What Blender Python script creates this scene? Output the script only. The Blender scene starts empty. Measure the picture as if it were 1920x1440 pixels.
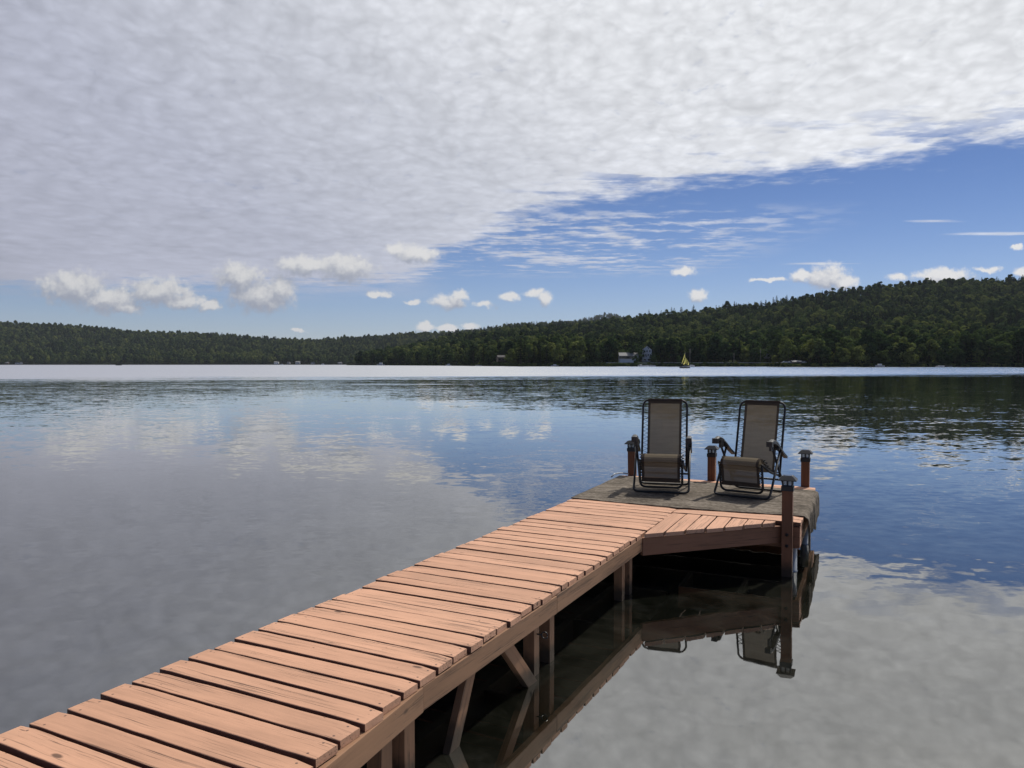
import bpy, bmesh, math, random
import numpy as np
from mathutils import Vector, Matrix
random.seed(7); np.random.seed(7)
R = math.radians
S = bpy.context.scene
COL = S.collection

# ------------------------------------------------------------------ camera
F = 1423.0                      # focal length in pixels of the 1920 px wide photograph
CH = 1.92                       # camera height above the water
PITCH = math.atan(37.4 / F)
cam = bpy.data.cameras.new('camera'); co = bpy.data.objects.new('camera', cam); COL.objects.link(co)
cam.sensor_width = 36; cam.lens = 36 * F / 1920; cam.clip_end = 60000; cam.clip_start = .05
co.location = (0, 0, CH); co.rotation_euler = (R(90) - PITCH, 0, 0)
S.camera = co
HAZE = 3.0e-5                    # density of the air over the lake
S.view_settings.view_transform = 'Standard'; S.view_settings.look = 'None'
S.view_settings.exposure = 0.0; S.view_settings.gamma = 1
S.cycles.use_denoising = True
S.cycles.max_bounces = 10; S.cycles.transparent_max_bounces = 16
S.cycles.sample_clamp_indirect = 6

# ------------------------------------------------------------------ node helper
class N:
    """tiny helper to write node trees as expressions"""
    def __init__(s, nt): s.nt = nt
    def new(s, t, **kw):
        n = s.nt.nodes.new(t)
        for k, v in kw.items(): setattr(n, k, v)
        return n
    def put(s, sock, v):
        if v is None: return
        if isinstance(v, bpy.types.NodeSocket): s.nt.links.new(v, sock)
        else: sock.default_value = v
    def m(s, op, a, b=None, c=None, clamp=False):
        n = s.new('ShaderNodeMath', operation=op); n.use_clamp = clamp
        for i, v in enumerate((a, b, c)): s.put(n.inputs[i], v)
        return n.outputs[0]
    def v(s, op, a, b=None, c=None):
        n = s.new('ShaderNodeVectorMath', operation=op)
        for i, v in enumerate((a, b)): s.put(n.inputs[i], v)
        if c is not None: s.put(n.inputs['Scale'] if op == 'SCALE' else n.inputs[2], c)
        return n.outputs['Value'] if op in ('LENGTH', 'DOT_PRODUCT', 'DISTANCE') else n.outputs[0]
    def add(s, a, b): return s.m('ADD', a, b)
    def sub(s, a, b): return s.m('SUBTRACT', a, b)
    def mul(s, a, b): return s.m('MULTIPLY', a, b)
    def div(s, a, b): return s.m('DIVIDE', a, b)
    def mx(s, a, b): return s.m('MAXIMUM', a, b)
    def mn(s, a, b): return s.m('MINIMUM', a, b)
    def xyz(s, x=0., y=0., z=0.):
        n = s.new('ShaderNodeCombineXYZ')
        for i, v in enumerate((x, y, z)): s.put(n.inputs[i], v)
        return n.outputs[0]
    def sep(s, v):
        n = s.new('ShaderNodeSeparateXYZ'); s.put(n.inputs[0], v); return n.outputs
    def step(s, v, lo, hi, a=0., b=1.):
        n = s.new('ShaderNodeMapRange', interpolation_type='SMOOTHSTEP')
        for i, x in enumerate((v, lo, hi, a, b)): s.put(n.inputs[i], x)
        return n.outputs[0]
    def lin(s, v, lo, hi, a=0., b=1.):
        n = s.new('ShaderNodeMapRange')
        for i, x in enumerate((v, lo, hi, a, b)): s.put(n.inputs[i], x)
        return n.outputs[0]
    def noise(s, vec, scale, detail=3., rough=.5, out=0, dist=0., lac=2.):
        n = s.new('ShaderNodeTexNoise')
        s.put(n.inputs['Vector'], vec); s.put(n.inputs['Scale'], scale); s.put(n.inputs['Detail'], detail)
        s.put(n.inputs['Roughness'], rough); s.put(n.inputs['Distortion'], dist); s.put(n.inputs['Lacunarity'], lac)
        return n.outputs[out]
    def voro(s, vec, scale, feature='SMOOTH_F1', rnd=1., out='Distance'):
        n = s.new('ShaderNodeTexVoronoi', feature=feature)
        s.put(n.inputs['Vector'], vec); s.put(n.inputs['Scale'], scale); s.put(n.inputs['Randomness'], rnd)
        return n.outputs[out]
    def mix(s, f, a, b, blend='MIX'):
        n = s.new('ShaderNodeMix', data_type='RGBA', blend_type=blend)
        s.put(n.inputs[0], f); s.put(n.inputs[6], c4(a)); s.put(n.inputs[7], c4(b)); return n.outputs[2]
    def ramp(s, v, stops, interp='LINEAR'):
        n = s.new('ShaderNodeValToRGB'); cr = n.color_ramp; cr.interpolation = interp
        while len(cr.elements) < len(stops): cr.elements.new(.5)
        for e, (p, c) in zip(cr.elements, stops): e.position = p; e.color = c4(c) if not isinstance(c, float) else (c, c, c, 1)
        s.put(n.inputs[0], v); return n.outputs[0]
    def link(s, a, b): s.nt.links.new(a, b)

def c4(c):
    if isinstance(c, tuple) and len(c) == 3: return (*c, 1.)
    return c

# ------------------------------------------------------------------ sky, clouds, sun
SUN_AZ, SUN_EL = R(41), R(52)
SD = Vector((math.sin(SUN_AZ) * math.cos(SUN_EL), math.cos(SUN_AZ) * math.cos(SUN_EL), math.sin(SUN_EL)))
sun = bpy.data.lights.new('sun', 'SUN'); sun.energy = 3.6; sun.angle = R(.9); sun.color = (1., .95, .88)
so = bpy.data.objects.new('sun', sun); COL.objects.link(so); so.location = (20, 20, 40)
so.rotation_euler = (-SD).to_track_quat('-Z', 'Y').to_euler()

def build_world():
    w = bpy.data.worlds.new('World'); S.world = w; w.use_nodes = True
    nt = w.node_tree; nt.nodes.clear(); n = N(nt)
    tc = n.new('ShaderNodeTexCoord').outputs['Generated']
    d = n.v('NORMALIZE', tc); dx, dy, dz = n.sep(d)
    sky = n.new('ShaderNodeTexSky', sky_type='NISHITA'); sky.sun_disc = False
    sky.sun_elevation = SUN_EL; sky.sun_rotation = SUN_AZ; sky.altitude = 200
    sky.air_density = 1.0; sky.dust_density = .15; sky.ozone_density = 3.5
    # ---- high cloud sheet, laid out on a flat layer overhead
    zc = n.mx(dz, .03)
    X = n.div(dx, zc); Y = n.div(dy, zc)
    P = n.xyz(X, Y, 0.)
    w1 = n.noise(P, .55, 3., .5)
    Xw = n.add(X, n.mul(n.sub(w1, .5), 1.4))
    edge = n.ramp(n.div(n.add(Xw, 8.), 16.), [((x + 8) / 16, float(y) / 12) for x, y in
            [(-8, 10.), (-2., 10.), (-1.1, 9.2), (-.6, 7.4), (-.25, 6.1), (.1, 5.3), (.5, 4.65), (1.05, 4.15), (1.9, 3.75), (2.4, 3.5), (8, 2.6)]])
    edge = n.mul(edge, 12.)
    big = n.noise(P, 1.1, 5., .62)
    fine = n.noise(P, 5.5, 5., .6)
    streakv = n.noise(n.xyz(n.mul(X, .8), n.mul(Y, 1.6), 3.), 2.2, 5., .6)
    q = n.sub(edge, Y)
    q = n.add(q, n.mul(n.sub(big, .5), n.mul(Y, .38))); q = n.add(q, n.mul(n.sub(fine, .5), n.mul(Y, .36))); q = n.add(q, n.mul(n.sub(streakv, .5), n.mul(Y, .30)))
    sheet = n.step(q, n.mul(Y, -.07), n.mul(Y, .15))
    # torn holes along the rim and stray wisps past it
    rim = n.mul(n.step(n.sub(edge, Y), 1.5, .0), n.step(streakv, .46, .36))
    sheet = n.mul(sheet, n.sub(1., n.mul(rim, .75)))
    wz = n.mul(n.mul(n.step(Y, 4.6, 5.4), n.step(Y, 9.2, 7.2)), n.mul(n.step(X, -1.6, -.3), n.step(X, 2.6, 1.1)))
    wisp = n.mul(n.step(n.add(n.add(n.mul(streakv, .5), n.mul(big, .3)), n.mul(fine, .4)), .555, .70), wz)
    def blob(cx, cy, rx, ry):
        return n.sub(1., n.v('LENGTH', n.v('MULTIPLY', n.v('SUBTRACT', P, (cx, cy, 0)), (1 / rx, 1 / ry, 0))))
    w3 = n.mx(n.mx(blob(2.94, 5.34, .34, .11), blob(3.75, 5.86, .62, .15)), blob(3.0, 7.6, .6, .16))
    w3 = n.mul(n.step(n.add(w3, n.mul(n.sub(streakv, .5), 1.6)), .25, .95), n.step(w3, -.25, .2))
    wisp = n.mx(wisp, n.mul(w3, .8))
    thin_left = n.mul(n.step(X, -.6, -1.8), n.mul(n.step(Y, 13., 8.5), .55))
    sheet = n.mx(sheet, n.mul(wisp, .85)); sheet = n.mx(sheet, n.mul(thin_left, n.step(big, .3, .6)))
    # cobbled texture of the sheet
    Pq = n.xyz(X, n.mul(Y, .55), 0.)
    Pw = n.v('ADD', Pq, n.v('SCALE', n.noise(Pq, 4., 3., .5, out=1), None, .16))
    # cells of the mackerel sky: even in bearing, drawn together towards the horizon
    rr = n.m('SQRT', n.add(n.mul(X, X), n.mul(Y, Y)))
    Qc = n.xyz(n.m('ARCTAN2', dx, dy), n.mul(n.m('LOGARITHM', n.mx(rr, .05), 2.71828), .62), 0.)
    Qw = n.v('ADD', Qc, n.v('SCALE', n.noise(Qc, 9., 3., .55, out=1), None, .05))
    vo = n.voro(Qw, 30., 'F1')
    vo2 = n.voro(n.v('ADD', Qw, (3.3, 1.7, 0.)), 62., 'F1')
    cob = n.noise(Qw, 36., 6., .68)
    rdg = n.m('POWER', n.sub(1., n.m('ABSOLUTE', n.sub(n.mul(n.noise(Qw, 26., 3., .5), 2.), 1.))), 5.)
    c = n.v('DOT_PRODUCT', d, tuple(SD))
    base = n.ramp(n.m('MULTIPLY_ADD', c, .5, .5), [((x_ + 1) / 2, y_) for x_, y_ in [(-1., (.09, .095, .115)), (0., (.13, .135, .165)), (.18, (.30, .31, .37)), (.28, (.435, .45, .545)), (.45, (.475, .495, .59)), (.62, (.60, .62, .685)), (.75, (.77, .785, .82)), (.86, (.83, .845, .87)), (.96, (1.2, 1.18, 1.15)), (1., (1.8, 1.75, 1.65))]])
    tex = n.add(n.add(n.mul(n.sub(cob, .5), .26), n.add(n.mul(n.sub(.45, vo), .22), n.mul(n.sub(.45, vo2), .17))), n.mul(n.sub(rdg, .45), .09))
    tex = n.add(tex, n.mul(n.sub(n.noise(P, .8, 3., .5), .5), .16))
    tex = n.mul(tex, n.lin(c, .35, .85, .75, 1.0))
    tex = n.mul(tex, n.step(Y, 12., 4., .35, 1.))
    tex = n.add(tex, n.mul(n.step(q, n.mul(Y, .55), n.mul(Y, .08)), .09))      # thin rim, lit through
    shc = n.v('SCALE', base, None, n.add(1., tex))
    thin = n.m('MULTIPLY', n.step(n.add(cob, n.mul(big, .6)), .70, .46), .30)   # blue showing through thin spots
    sheet = n.mul(sheet, n.sub(.97, n.mul(thin, n.step(Y, 9., 3.))))
    # ---- low cumulus puffs, placed by bearing and elevation
    E = [(140, 540, 85.0, 40.9),(205, 562, 85.0, 32.7),(300, 546, 82.5, 32.7),(232, 576, 46.3, 16.3),(345, 566, 56.7, 19.0),(395, 574, 33.4, 13.6),(452, 522, 59.2, 36.8),(492, 556, 74.7, 38.2),(526, 542, 41.2, 32.7),(580, 498, 77.3, 24.6),(650, 502, 74.7, 32.7),(780, 477, 56.7, 21.9),(744, 469, 28.4, 13.6),(710, 551, 28.2, 10.6),(842, 566, 41.8, 16.0),(862, 555, 22.0, 13.7),(775, 566, 20.3, 7.1),(905, 571, 28.6, 9.2),(957, 558, 24.2, 11.4),(1003, 549, 24.2, 11.4),(1022, 561, 17.6, 14.9),(1282, 511, 28.6, 12.6),(1552, 520, 50.6, 30.9),(1508, 518, 37.4, 14.9),(1584, 531, 30.8, 19.4),(1765, 518, 72.6, 19.4),(1682, 520, 26.4, 10.3),(1310, 552, 24.2, 12.6),(1848, 505, 28.6, 6.9),(1900, 466, 15.4, 6.9),(1912, 510, 15.4, 12.6),(798, 614, 24.2, 11.4),(836, 617, 30.8, 9.2),(884, 612, 24.2, 9.2),(560, 621, 15.4, 4.6),(1440, 524, 44.0, 5.7)]
    g = bpy.data.node_groups.new('cumulus', 'ShaderNodeTree')
    g.interface.new_socket('P', in_out='INPUT', socket_type='NodeSocketVector')
    g.interface.new_socket('D', in_out='OUTPUT', socket_type='NodeSocketFloat')
    k = N(g); gi = k.new('NodeGroupInput'); go = k.new('NodeGroupOutput')
    p0 = gi.outputs[0]
    warp = k.noise(p0, 1 / 26., 4., .55, out=1)
    p1 = k.v('ADD', p0, k.v('MULTIPLY', k.v('SUBTRACT', warp, (.5, .5, .5)), (34, 24, 0)))
    acc = None
    for cx, cy, rx, ry in E:
        l = k.v('LENGTH', k.v('MULTIPLY', k.v('SUBTRACT', p1, (cx, cy, 0)), (1 / rx, 1 / ry, 0)))
        acc = l if acc is None else k.m('SMOOTH_MIN', acc, l, .25)
    nz = k.noise(p0, 1 / 20., 6., .62)
    nz2 = k.noise(k.v('ADD', p0, (500, 90, 0)), 1 / 7., 4., .6)
    dn = k.add(k.sub(1.0, acc), k.add(k.mul(k.sub(nz, .5), 1.15), k.mul(k.sub(nz2, .5), .34)))
    k.link(dn, go.inputs[0])
    dyc = n.mx(dy, .05)
    px = n.add(960., n.mul(n.div(dx, dyc), F)); py = n.sub(682.6, n.mul(n.div(dz, dyc), F))
    PP = n.xyz(px, py, 0.)
    g1 = n.new('ShaderNodeGroup', node_tree=g); n.put(g1.inputs[0], PP)
    g2 = n.new('ShaderNodeGroup', node_tree=g); n.put(g2.inputs[0], n.v('ADD', PP, (8, -19, 0)))
    front = n.step(dy, .1, .2)
    cum = n.mul(n.step(g1.outputs[0], -.02, .58), front)
    lit = n.sub(g1.outputs[0], g2.outputs[0])
    lit = n.add(lit, n.mul(n.sub(n.noise(PP, 1 / 11., 4., .6), .5), .35))
    lit = n.step(lit, -.45, .80)
    cumc = n.mix(lit, (.36, .39, .475), (.76, .757, .76))
    cumc = n.v('SCALE', cumc, None, n.lin(c, .35, .8, .88, 1.12))
    # haze toward the horizon is part of the sky texture itself
    b1 = n.new('ShaderNodeBackground'); n.put(b1.inputs[0], n.mix(1., sky.outputs[0], n.mix(n.step(dz, .0, .27), (.92, .95, 1.2), (.56, .66, .93)), 'MULTIPLY')); b1.inputs[1].default_value = .072
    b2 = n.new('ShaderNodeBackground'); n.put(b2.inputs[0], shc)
    b3 = n.new('ShaderNodeBackground'); n.put(b3.inputs[0], cumc)
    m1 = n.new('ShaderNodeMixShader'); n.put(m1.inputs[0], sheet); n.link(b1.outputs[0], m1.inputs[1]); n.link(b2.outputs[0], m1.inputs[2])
    m2 = n.new('ShaderNodeMixShader'); n.put(m2.inputs[0], cum); n.link(m1.outputs[0], m2.inputs[1]); n.link(b3.outputs[0], m2.inputs[2])
    o = n.new('ShaderNodeOutputWorld'); n.link(m2.outputs[0], o.inputs[0])
    w.cycles.sampling_method = 'MANUAL'; w.cycles.sample_map_resolution = 512
build_world()

# ------------------------------------------------------------------ scene helpers
def tag(o, label=None, cat=None, group=None, kind=None):
    if label: o['label'] = label
    if cat: o['category'] = cat
    if group: o['group'] = group
    if kind: o['kind'] = kind
    return o
def empty(name, loc=(0, 0, 0), rz=0.):
    o = bpy.data.objects.new(name, None); COL.objects.link(o); o.location = loc; o.rotation_euler = (0, 0, rz)
    o.empty_display_size = .2; return o
def link(name, me, parent=None, loc=(0, 0, 0)):
    o = bpy.data.objects.new(name, me); COL.objects.link(o); o.location = loc
    if parent: o.parent = parent
    return o

class MB:
    """collects faces; build() links them as one mesh object"""
    def __init__(s): s.v = []; s.f = []; s.mi = []
    def face(s, pts, mi=0):
        i = len(s.v); s.v += [tuple(p) for p in pts]; s.f.append(tuple(range(i, i + len(pts)))); s.mi.append(mi)
    def box(s, x0, x1, y0, y1, z0, z1, mi=0, M=None):
        c = [Vector((x, y, z)) for z in (z0, z1) for y in (y0, y1) for x in (x0, x1)]
        if M: c = [M @ p for p in c]
        i = len(s.v); s.v += [tuple(p) for p in c]
        for f in ((0, 2, 3, 1), (4, 5, 7, 6), (0, 1, 5, 4), (2, 6, 7, 3), (0, 4, 6, 2), (1, 3, 7, 5)):
            s.f.append(tuple(i + k for k in f)); s.mi.append(mi)
    def prism(s, poly, z0, z1, mi=0, M=None):
        a = [Vector((x, y, z0)) for x, y in poly]; b = [Vector((x, y, z1)) for x, y in poly]
        if M: a = [M @ p for p in a]; b = [M @ p for p in b]
        m = len(poly); i = len(s.v); s.v += [tuple(p) for p in a + b]
        s.f.append(tuple(i + k for k in reversed(range(m)))); s.mi.append(mi)
        s.f.append(tuple(i + m + k for k in range(m))); s.mi.append(mi)
        for k in range(m):
            s.f.append((i + k, i + (k + 1) % m, i + m + (k + 1) % m, i + m + k)); s.mi.append(mi)
    def frustum(s, cx, cy, z0, h0x, h0y, z1, h1x, h1y, mi=0):
        a = [(cx - h0x, cy - h0y, z0), (cx + h0x, cy - h0y, z0), (cx + h0x, cy + h0y, z0), (cx - h0x, cy + h0y, z0)]
        b = [(cx - h1x, cy - h1y, z1), (cx + h1x, cy - h1y, z1), (cx + h1x, cy + h1y, z1), (cx - h1x, cy + h1y, z1)]
        i = len(s.v); s.v += a + b
        for f in ((3, 2, 1, 0), (4, 5, 6, 7), (0, 1, 5, 4), (1, 2, 6, 5), (2, 3, 7, 6), (3, 0, 4, 7)):
            s.f.append(tuple(i + k for k in f)); s.mi.append(mi)
    def tube(s, pts, r, seg=10, mi=0, radii=None):
        pts = [Vector(p) for p in pts]; m = len(pts); i0 = len(s.v)
        ref = None
        for k, p in enumerate(pts):
            t = (pts[min(k + 1, m - 1)] - pts[max(k - 1, 0)]).normalized()
            if ref is None: ref = Vector((0, 0, 1)) if abs(t.z) < .9 else Vector((1, 0, 0))
            a = (ref - t * ref.dot(t)).normalized(); b = t.cross(a); ref = a
            rr = radii[k] if radii else r
            for j in range(seg):
                an = 2 * math.pi * j / seg
                s.v.append(tuple(p + (a * math.cos(an) + b * math.sin(an)) * rr))
        for k in range(m - 1):
            for j in range(seg):
                s.f.append((i0 + k * seg + j, i0 + k * seg + (j + 1) % seg, i0 + (k + 1) * seg + (j + 1) % seg, i0 + (k + 1) * seg + j)); s.mi.append(mi)
        s.f.append(tuple(i0 + j for j in reversed(range(seg)))); s.mi.append(mi)
        s.f.append(tuple(i0 + (m - 1) * seg + j for j in range(seg))); s.mi.append(mi)
    def mesh(s, name, mats, smooth=False):
        me = bpy.data.meshes.new(name); me.from_pydata(s.v, [], s.f)
        for m in (mats if isinstance(mats, (list, tuple)) else [mats]): me.materials.append(m)
        me.polygons.foreach_set('material_index', s.mi)
        if smooth: me.polygons.foreach_set('use_smooth', [True] * len(s.f))
        me.update(); return me
    def build(s, name, mats, parent=None, smooth=False, bevel=0., loc=(0, 0, 0), seg=2):
        me = s.mesh(name, mats, smooth)
        if bevel:
            bm = bmesh.new(); bm.from_mesh(me)
            bmesh.ops.bevel(bm, geom=bm.edges[:], offset=bevel, segments=seg, affect='EDGES', profile=.6, clamp_overlap=True)
            bm.to_mesh(me); bm.free()
        return link(name, me, parent, loc)

def rounded(pts, rad, n=6):
    """polyline with rounded corners"""
    pts = [Vector(p) for p in pts]; out = [pts[0]]
    for a, b, c in zip(pts, pts[1:], pts[2:]):
        u = (a - b); v = (c - b); r = min(rad, u.length * .45, v.length * .45)
        p, q = b + u.normalized() * r, b + v.normalized() * r
        for k in range(n + 1):
            t = k / n; out.append(p * (1 - t) ** 2 + b * 2 * t * (1 - t) + q * t * t)
    out.append(pts[-1]); return out

# ------------------------------------------------------------------ materials
def mat(name):
    m = bpy.data.materials.new(name); m.use_nodes = True; nt = m.node_tree; nt.nodes.clear(); n = N(nt)
    o = n.new('ShaderNodeOutputMaterial'); return m, n, o
def simple(name, col, rough=.6, metal=0., var=.15, scale=8., bump=0., spec=.5):
    m, n, o = mat(name); b = n.new('ShaderNodeBsdfPrincipled')
    tc = n.new('ShaderNodeTexCoord').outputs['Object']
    z = n.noise(tc, scale, 5., .6)
    n.put(b.inputs['Base Color'], n.v('SCALE', c3(n, col), None, n.lin(z, .3, .7, 1 - var, 1 + var)))
    n.put(b.inputs['Roughness'], n.lin(z, .3, .7, rough * .85, min(1, rough * 1.15))); b.inputs['Metallic'].default_value = metal
    b.inputs['Specular IOR Level'].default_value = spec
    if bump:
        bn = n.new('ShaderNodeBump'); bn.inputs['Strength'].default_value = bump; bn.inputs['Distance'].default_value = .01
        n.put(bn.inputs['Height'], n.noise(tc, scale * 4, 4., .6)); n.link(bn.outputs[0], b.inputs['Normal'])
    n.link(b.outputs[0], o.inputs[0]); return m
def c3(n, col):
    x = n.new('ShaderNodeRGB'); x.outputs[0].default_value = (*col, 1); return x.outputs[0]

def painted_wood(name, col, axis=0, wear=.5, dark=(.055, .032, .022), wet=False, screws=False):
    """salmon-brown deck stain over softwood: grain lines, checks, knots and worn patches, all along the board"""
    m, n, o = mat(name); b = n.new('ShaderNodeBsdfPrincipled')
    tc = n.new('ShaderNodeTexCoord').outputs['Object']; rnd = n.new('ShaderNodeObjectInfo').outputs['Random']
    x, y, z = n.sep(tc)
    al = (x, y, z)[axis]; ac = [v for i, v in enumerate((x, y, z)) if i != axis]
    off = n.mul(rnd, 173.)
    L = n.xyz(n.add(al, off), ac[0], ac[1])
    warp = n.noise(n.v('MULTIPLY', L, (1.6, 5., 5.)), 1., 3., .5)
    V = n.v('MULTIPLY', n.xyz(n.add(al, off), n.add(ac[0], n.mul(warp, .035)), ac[1]), (1.6, 46., 46.))
    g1 = n.noise(V, 1., 6., .65)
    g2 = n.noise(n.v('MULTIPLY', V, (.55, 2.6, 2.6)), 1., 4., .6)
    # wear: whole boards differ and the wear gathers in patches along the board
    patch = n.noise(n.v('MULTIPLY', L, (1.1, 6., 6.)), 1., 4., .6)
    wearv = n.add(n.mul(n.step(patch, .42, .72), .75), n.mul(n.m('POWER', rnd, 3.), .75))
    thr = n.sub(.40, n.mul(wearv, .13 * wear * 2))
    checks = n.mul(n.step(g2, .43, .35), n.step(patch, .40, .60))
    lines = n.step(g1, n.add(.385, n.mul(wearv, .085 * wear * 2)), n.add(.31, n.mul(wearv, .04)))
    lines = n.mul(lines, n.add(.25, n.mul(wearv, .75)))
    tone = n.add(n.lin(n.noise(n.v('MULTIPLY', L, (2., 9., 9.)), 1., 4., .6), .3, .7, .86, 1.12), n.mul(n.sub(rnd, .5), .27))
    fine = n.lin(g1, .3, .7, .90, 1.08)
    base = n.v('SCALE', c3(n, col), None, n.mul(tone, fine))
    # slightly greyer where the stain is thin
    base = n.mix(n.mul(wearv, .35), base, (col[0] * .80, col[1] * .86, col[2] * .90))
    kn = n.voro(n.v('MULTIPLY', L, (2.2, 5.5, 5.5)), 1., 'F1')
    knot = n.mul(n.step(kn, .085, .045), .8)
    spots = n.step(n.voro(n.v('MULTIPLY', L, (13., 26., 26.)), 1., 'F1'), .11, .05)
    spots = n.mul(spots, n.step(n.noise(L, 2.5, 2.), .52, .62))
    dk = n.mx(n.mx(n.mul(lines, .66), n.mul(checks, .85)), n.mx(knot, n.mul(spots, .7)))
    colr = n.mix(dk, base, dark)
    if screws:                                                       # two fixings over each outer joist
        du = n.sub(n.m('ABSOLUTE', al), .545); dv = n.sub(n.m('ABSOLUTE', ac[0]), .042)
        dd = n.m('SQRT', n.add(n.mul(du, du), n.mul(dv, dv)))
        colr = n.mix(n.mul(n.step(dd, .0065, .0040), .8), colr, (.05, .035, .03))
    if wet:                                                          # algae and water stain on the part near the lake
        pos = n.sep(n.new('ShaderNodeNewGeometry').outputs['Position'])
        wl = n.step(n.add(pos[2], n.mul(n.noise(tc, 14., 3.), .10)), .24, .13)
        colr = n.mix(n.mul(wl, .85), colr, (.022, .020, .014))
    n.put(b.inputs['Base Color'], colr); b.inputs['Roughness'].default_value = .72
    b.inputs['Specular IOR Level'].default_value = .3
    h = n.sub(n.add(n.mul(g1, .5), n.mul(g2, .25)), n.mul(dk, .55))
    bn = n.new('ShaderNodeBump'); bn.inputs['Strength'].default_value = .55; bn.inputs['Distance'].default_value = .004
    n.put(bn.inputs['Height'], h); n.link(bn.outputs[0], b.inputs['Normal'])
    n.link(b.outputs[0], o.inputs[0]); return m

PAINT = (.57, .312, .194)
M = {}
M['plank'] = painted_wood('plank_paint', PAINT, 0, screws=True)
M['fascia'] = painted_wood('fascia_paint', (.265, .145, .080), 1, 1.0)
M['fasciax'] = painted_wood('fascia_paint_x', (.26, .122, .068), 0, .7)
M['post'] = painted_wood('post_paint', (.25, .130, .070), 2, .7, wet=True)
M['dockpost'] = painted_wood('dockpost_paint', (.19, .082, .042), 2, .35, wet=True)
M['plankY'] = painted_wood('plank_paint_y', PAINT, 1)
M['edge'] = simple('board_edge_shaded', (.13, .062, .040), .9, 0, .3, 9.)  # unpainted, dirty gap sides, with the gap shade put into the colour
M['dark_under'] = simple('shade_dark_timber', (.05, .04, .03), .9)  # bare plank bottoms and framing, darkened to paint in the under-dock shade
M['black'] = simple('black_metal', (.018, .018, .02), .42, .0, .2, 20.)
M['tube'] = simple('tube_black', (.008, .008, .009), .5, .0, .2, 20.)
M['plastic'] = simple('black_plastic', (.02, .02, .02), .5, .0, .2, 15.)
M['panel'] = simple('solar_panel', (.06, .065, .08), .18, .0, .2, 30.)
M['galv'] = simple('grey_pipe', (.33, .35, .36), .45, .3, .15, 12.)
M['bolt'] = simple('rusty_bolt', (.03, .02, .018), .6, .4)
M['white'] = simple('white_paint', (.72, .72, .70), .6, 0, .06, 1.)
M['housewhite'] = simple('house_white_paint', (.80, .80, .83), .6, 0, .05, 1.)
M['offwhite'] = simple('grey_white_paint', (.42, .42, .44), .6, 0, .06, 1.)
M['roofg'] = simple('grey_roof', (.22, .22, .22), .8, 0, .2, 2.)
M['roofd'] = simple('dark_roof', (.075, .07, .065), .85, 0, .2, 2.)
M['roofl'] = simple('pale_roof', (.20, .20, .19), .7, 0, .12, 2.)
M['cabin'] = simple('brown_siding', (.13, .095, .07), .85, 0, .2, 1.)
M['tanroof'] = simple('tan_roof', (.36, .31, .25), .85, 0, .15, 1.)
M['greyhouse'] = simple('grey_siding', (.34, .31, .31), .8, 0, .1, 1.)
M['window'] = simple('dark_window', (.015, .018, .022), .12, 0, .1, 1.)
M['hull'] = simple('dark_hull', (.03, .04, .07), .3, 0, .1, 1.)
M['pole'] = simple('weathered_pole', (.22, .20, .18), .9, 0, .2, 2.)
M['rail'] = simple('rail_steel', (.38, .38, .36), .6, .3, .15, .5)
M['stone'] = simple('shore_rock', (.16, .15, .13), .9, 0, .4, .6)
M['road'] = simple('road_asphalt', (.09, .09, .09), .9, 0, .2, .3)
M['bark'] = simple('bark', (.07, .055, .042), .95, 0, .3, 3.)

def lens_mat():
    m, n, o = mat('clear_lens'); b = n.new('ShaderNodeBsdfPrincipled')
    tc = n.new('ShaderNodeTexCoord').outputs['Object']
    n.put(b.inputs['Base Color'], n.mix(n.noise(tc, 60., 2.), (.75, .76, .74), (.55, .56, .55)))
    b.inputs['Roughness'].default_value = .12; b.inputs['Transmission Weight'].default_value = .55
    n.link(b.outputs[0], o.inputs[0]); return m
M['lens'] = lens_mat()

def sling(name, col, see=.10, thru=.22):
    m, n, o = mat(name)
    tc = n.new('ShaderNodeTexCoord').outputs['Object']; x, y, z = n.sep(tc)
    wv = n.new('ShaderNodeTexWave', wave_type='BANDS', bands_direction='Z'); n.put(wv.inputs['Vector'], tc); wv.inputs['Scale'].default_value = 60; wv.inputs['Distortion'].default_value = 3.
    z1 = n.noise(n.v('MULTIPLY', tc, (4, 4, 40)), 1., 4., .6)
    colr = n.v('SCALE', c3(n, col), None, n.mul(n.lin(z1, .3, .7, .88, 1.1), n.lin(wv.outputs[0], 0., 1., .94, 1.04)))
    df = n.new('ShaderNodeBsdfDiffuse'); n.put(df.inputs[0], colr)
    tr = n.new('ShaderNodeBsdfTranslucent'); n.put(tr.inputs[0], colr)
    tp = n.new('ShaderNodeBsdfTransparent')
    a = n.new('ShaderNodeMixShader'); a.inputs[0].default_value = thru; n.link(df.outputs[0], a.inputs[1]); n.link(tr.outputs[0], a.inputs[2])
    b = n.new('ShaderNodeMixShader'); b.inputs[0].default_value = see; n.link(a.outputs[0], b.inputs[1]); n.link(tp.outputs[0], b.inputs[2])
    n.link(b.outputs[0], o.inputs[0]); return m
M['yellow'] = sling('yellow_sailcloth', (.90, .87, .42), 0., .6)
M['navy'] = sling('navy_sailcloth', (.02, .025, .07), 0., .3)
M['sling'] = sling('taupe_mesh_fabric', (.180, .150, .108), .04)
M['hem'] = sling('dark_hem_fabric', (.06, .05, .042), 0.)

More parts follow.
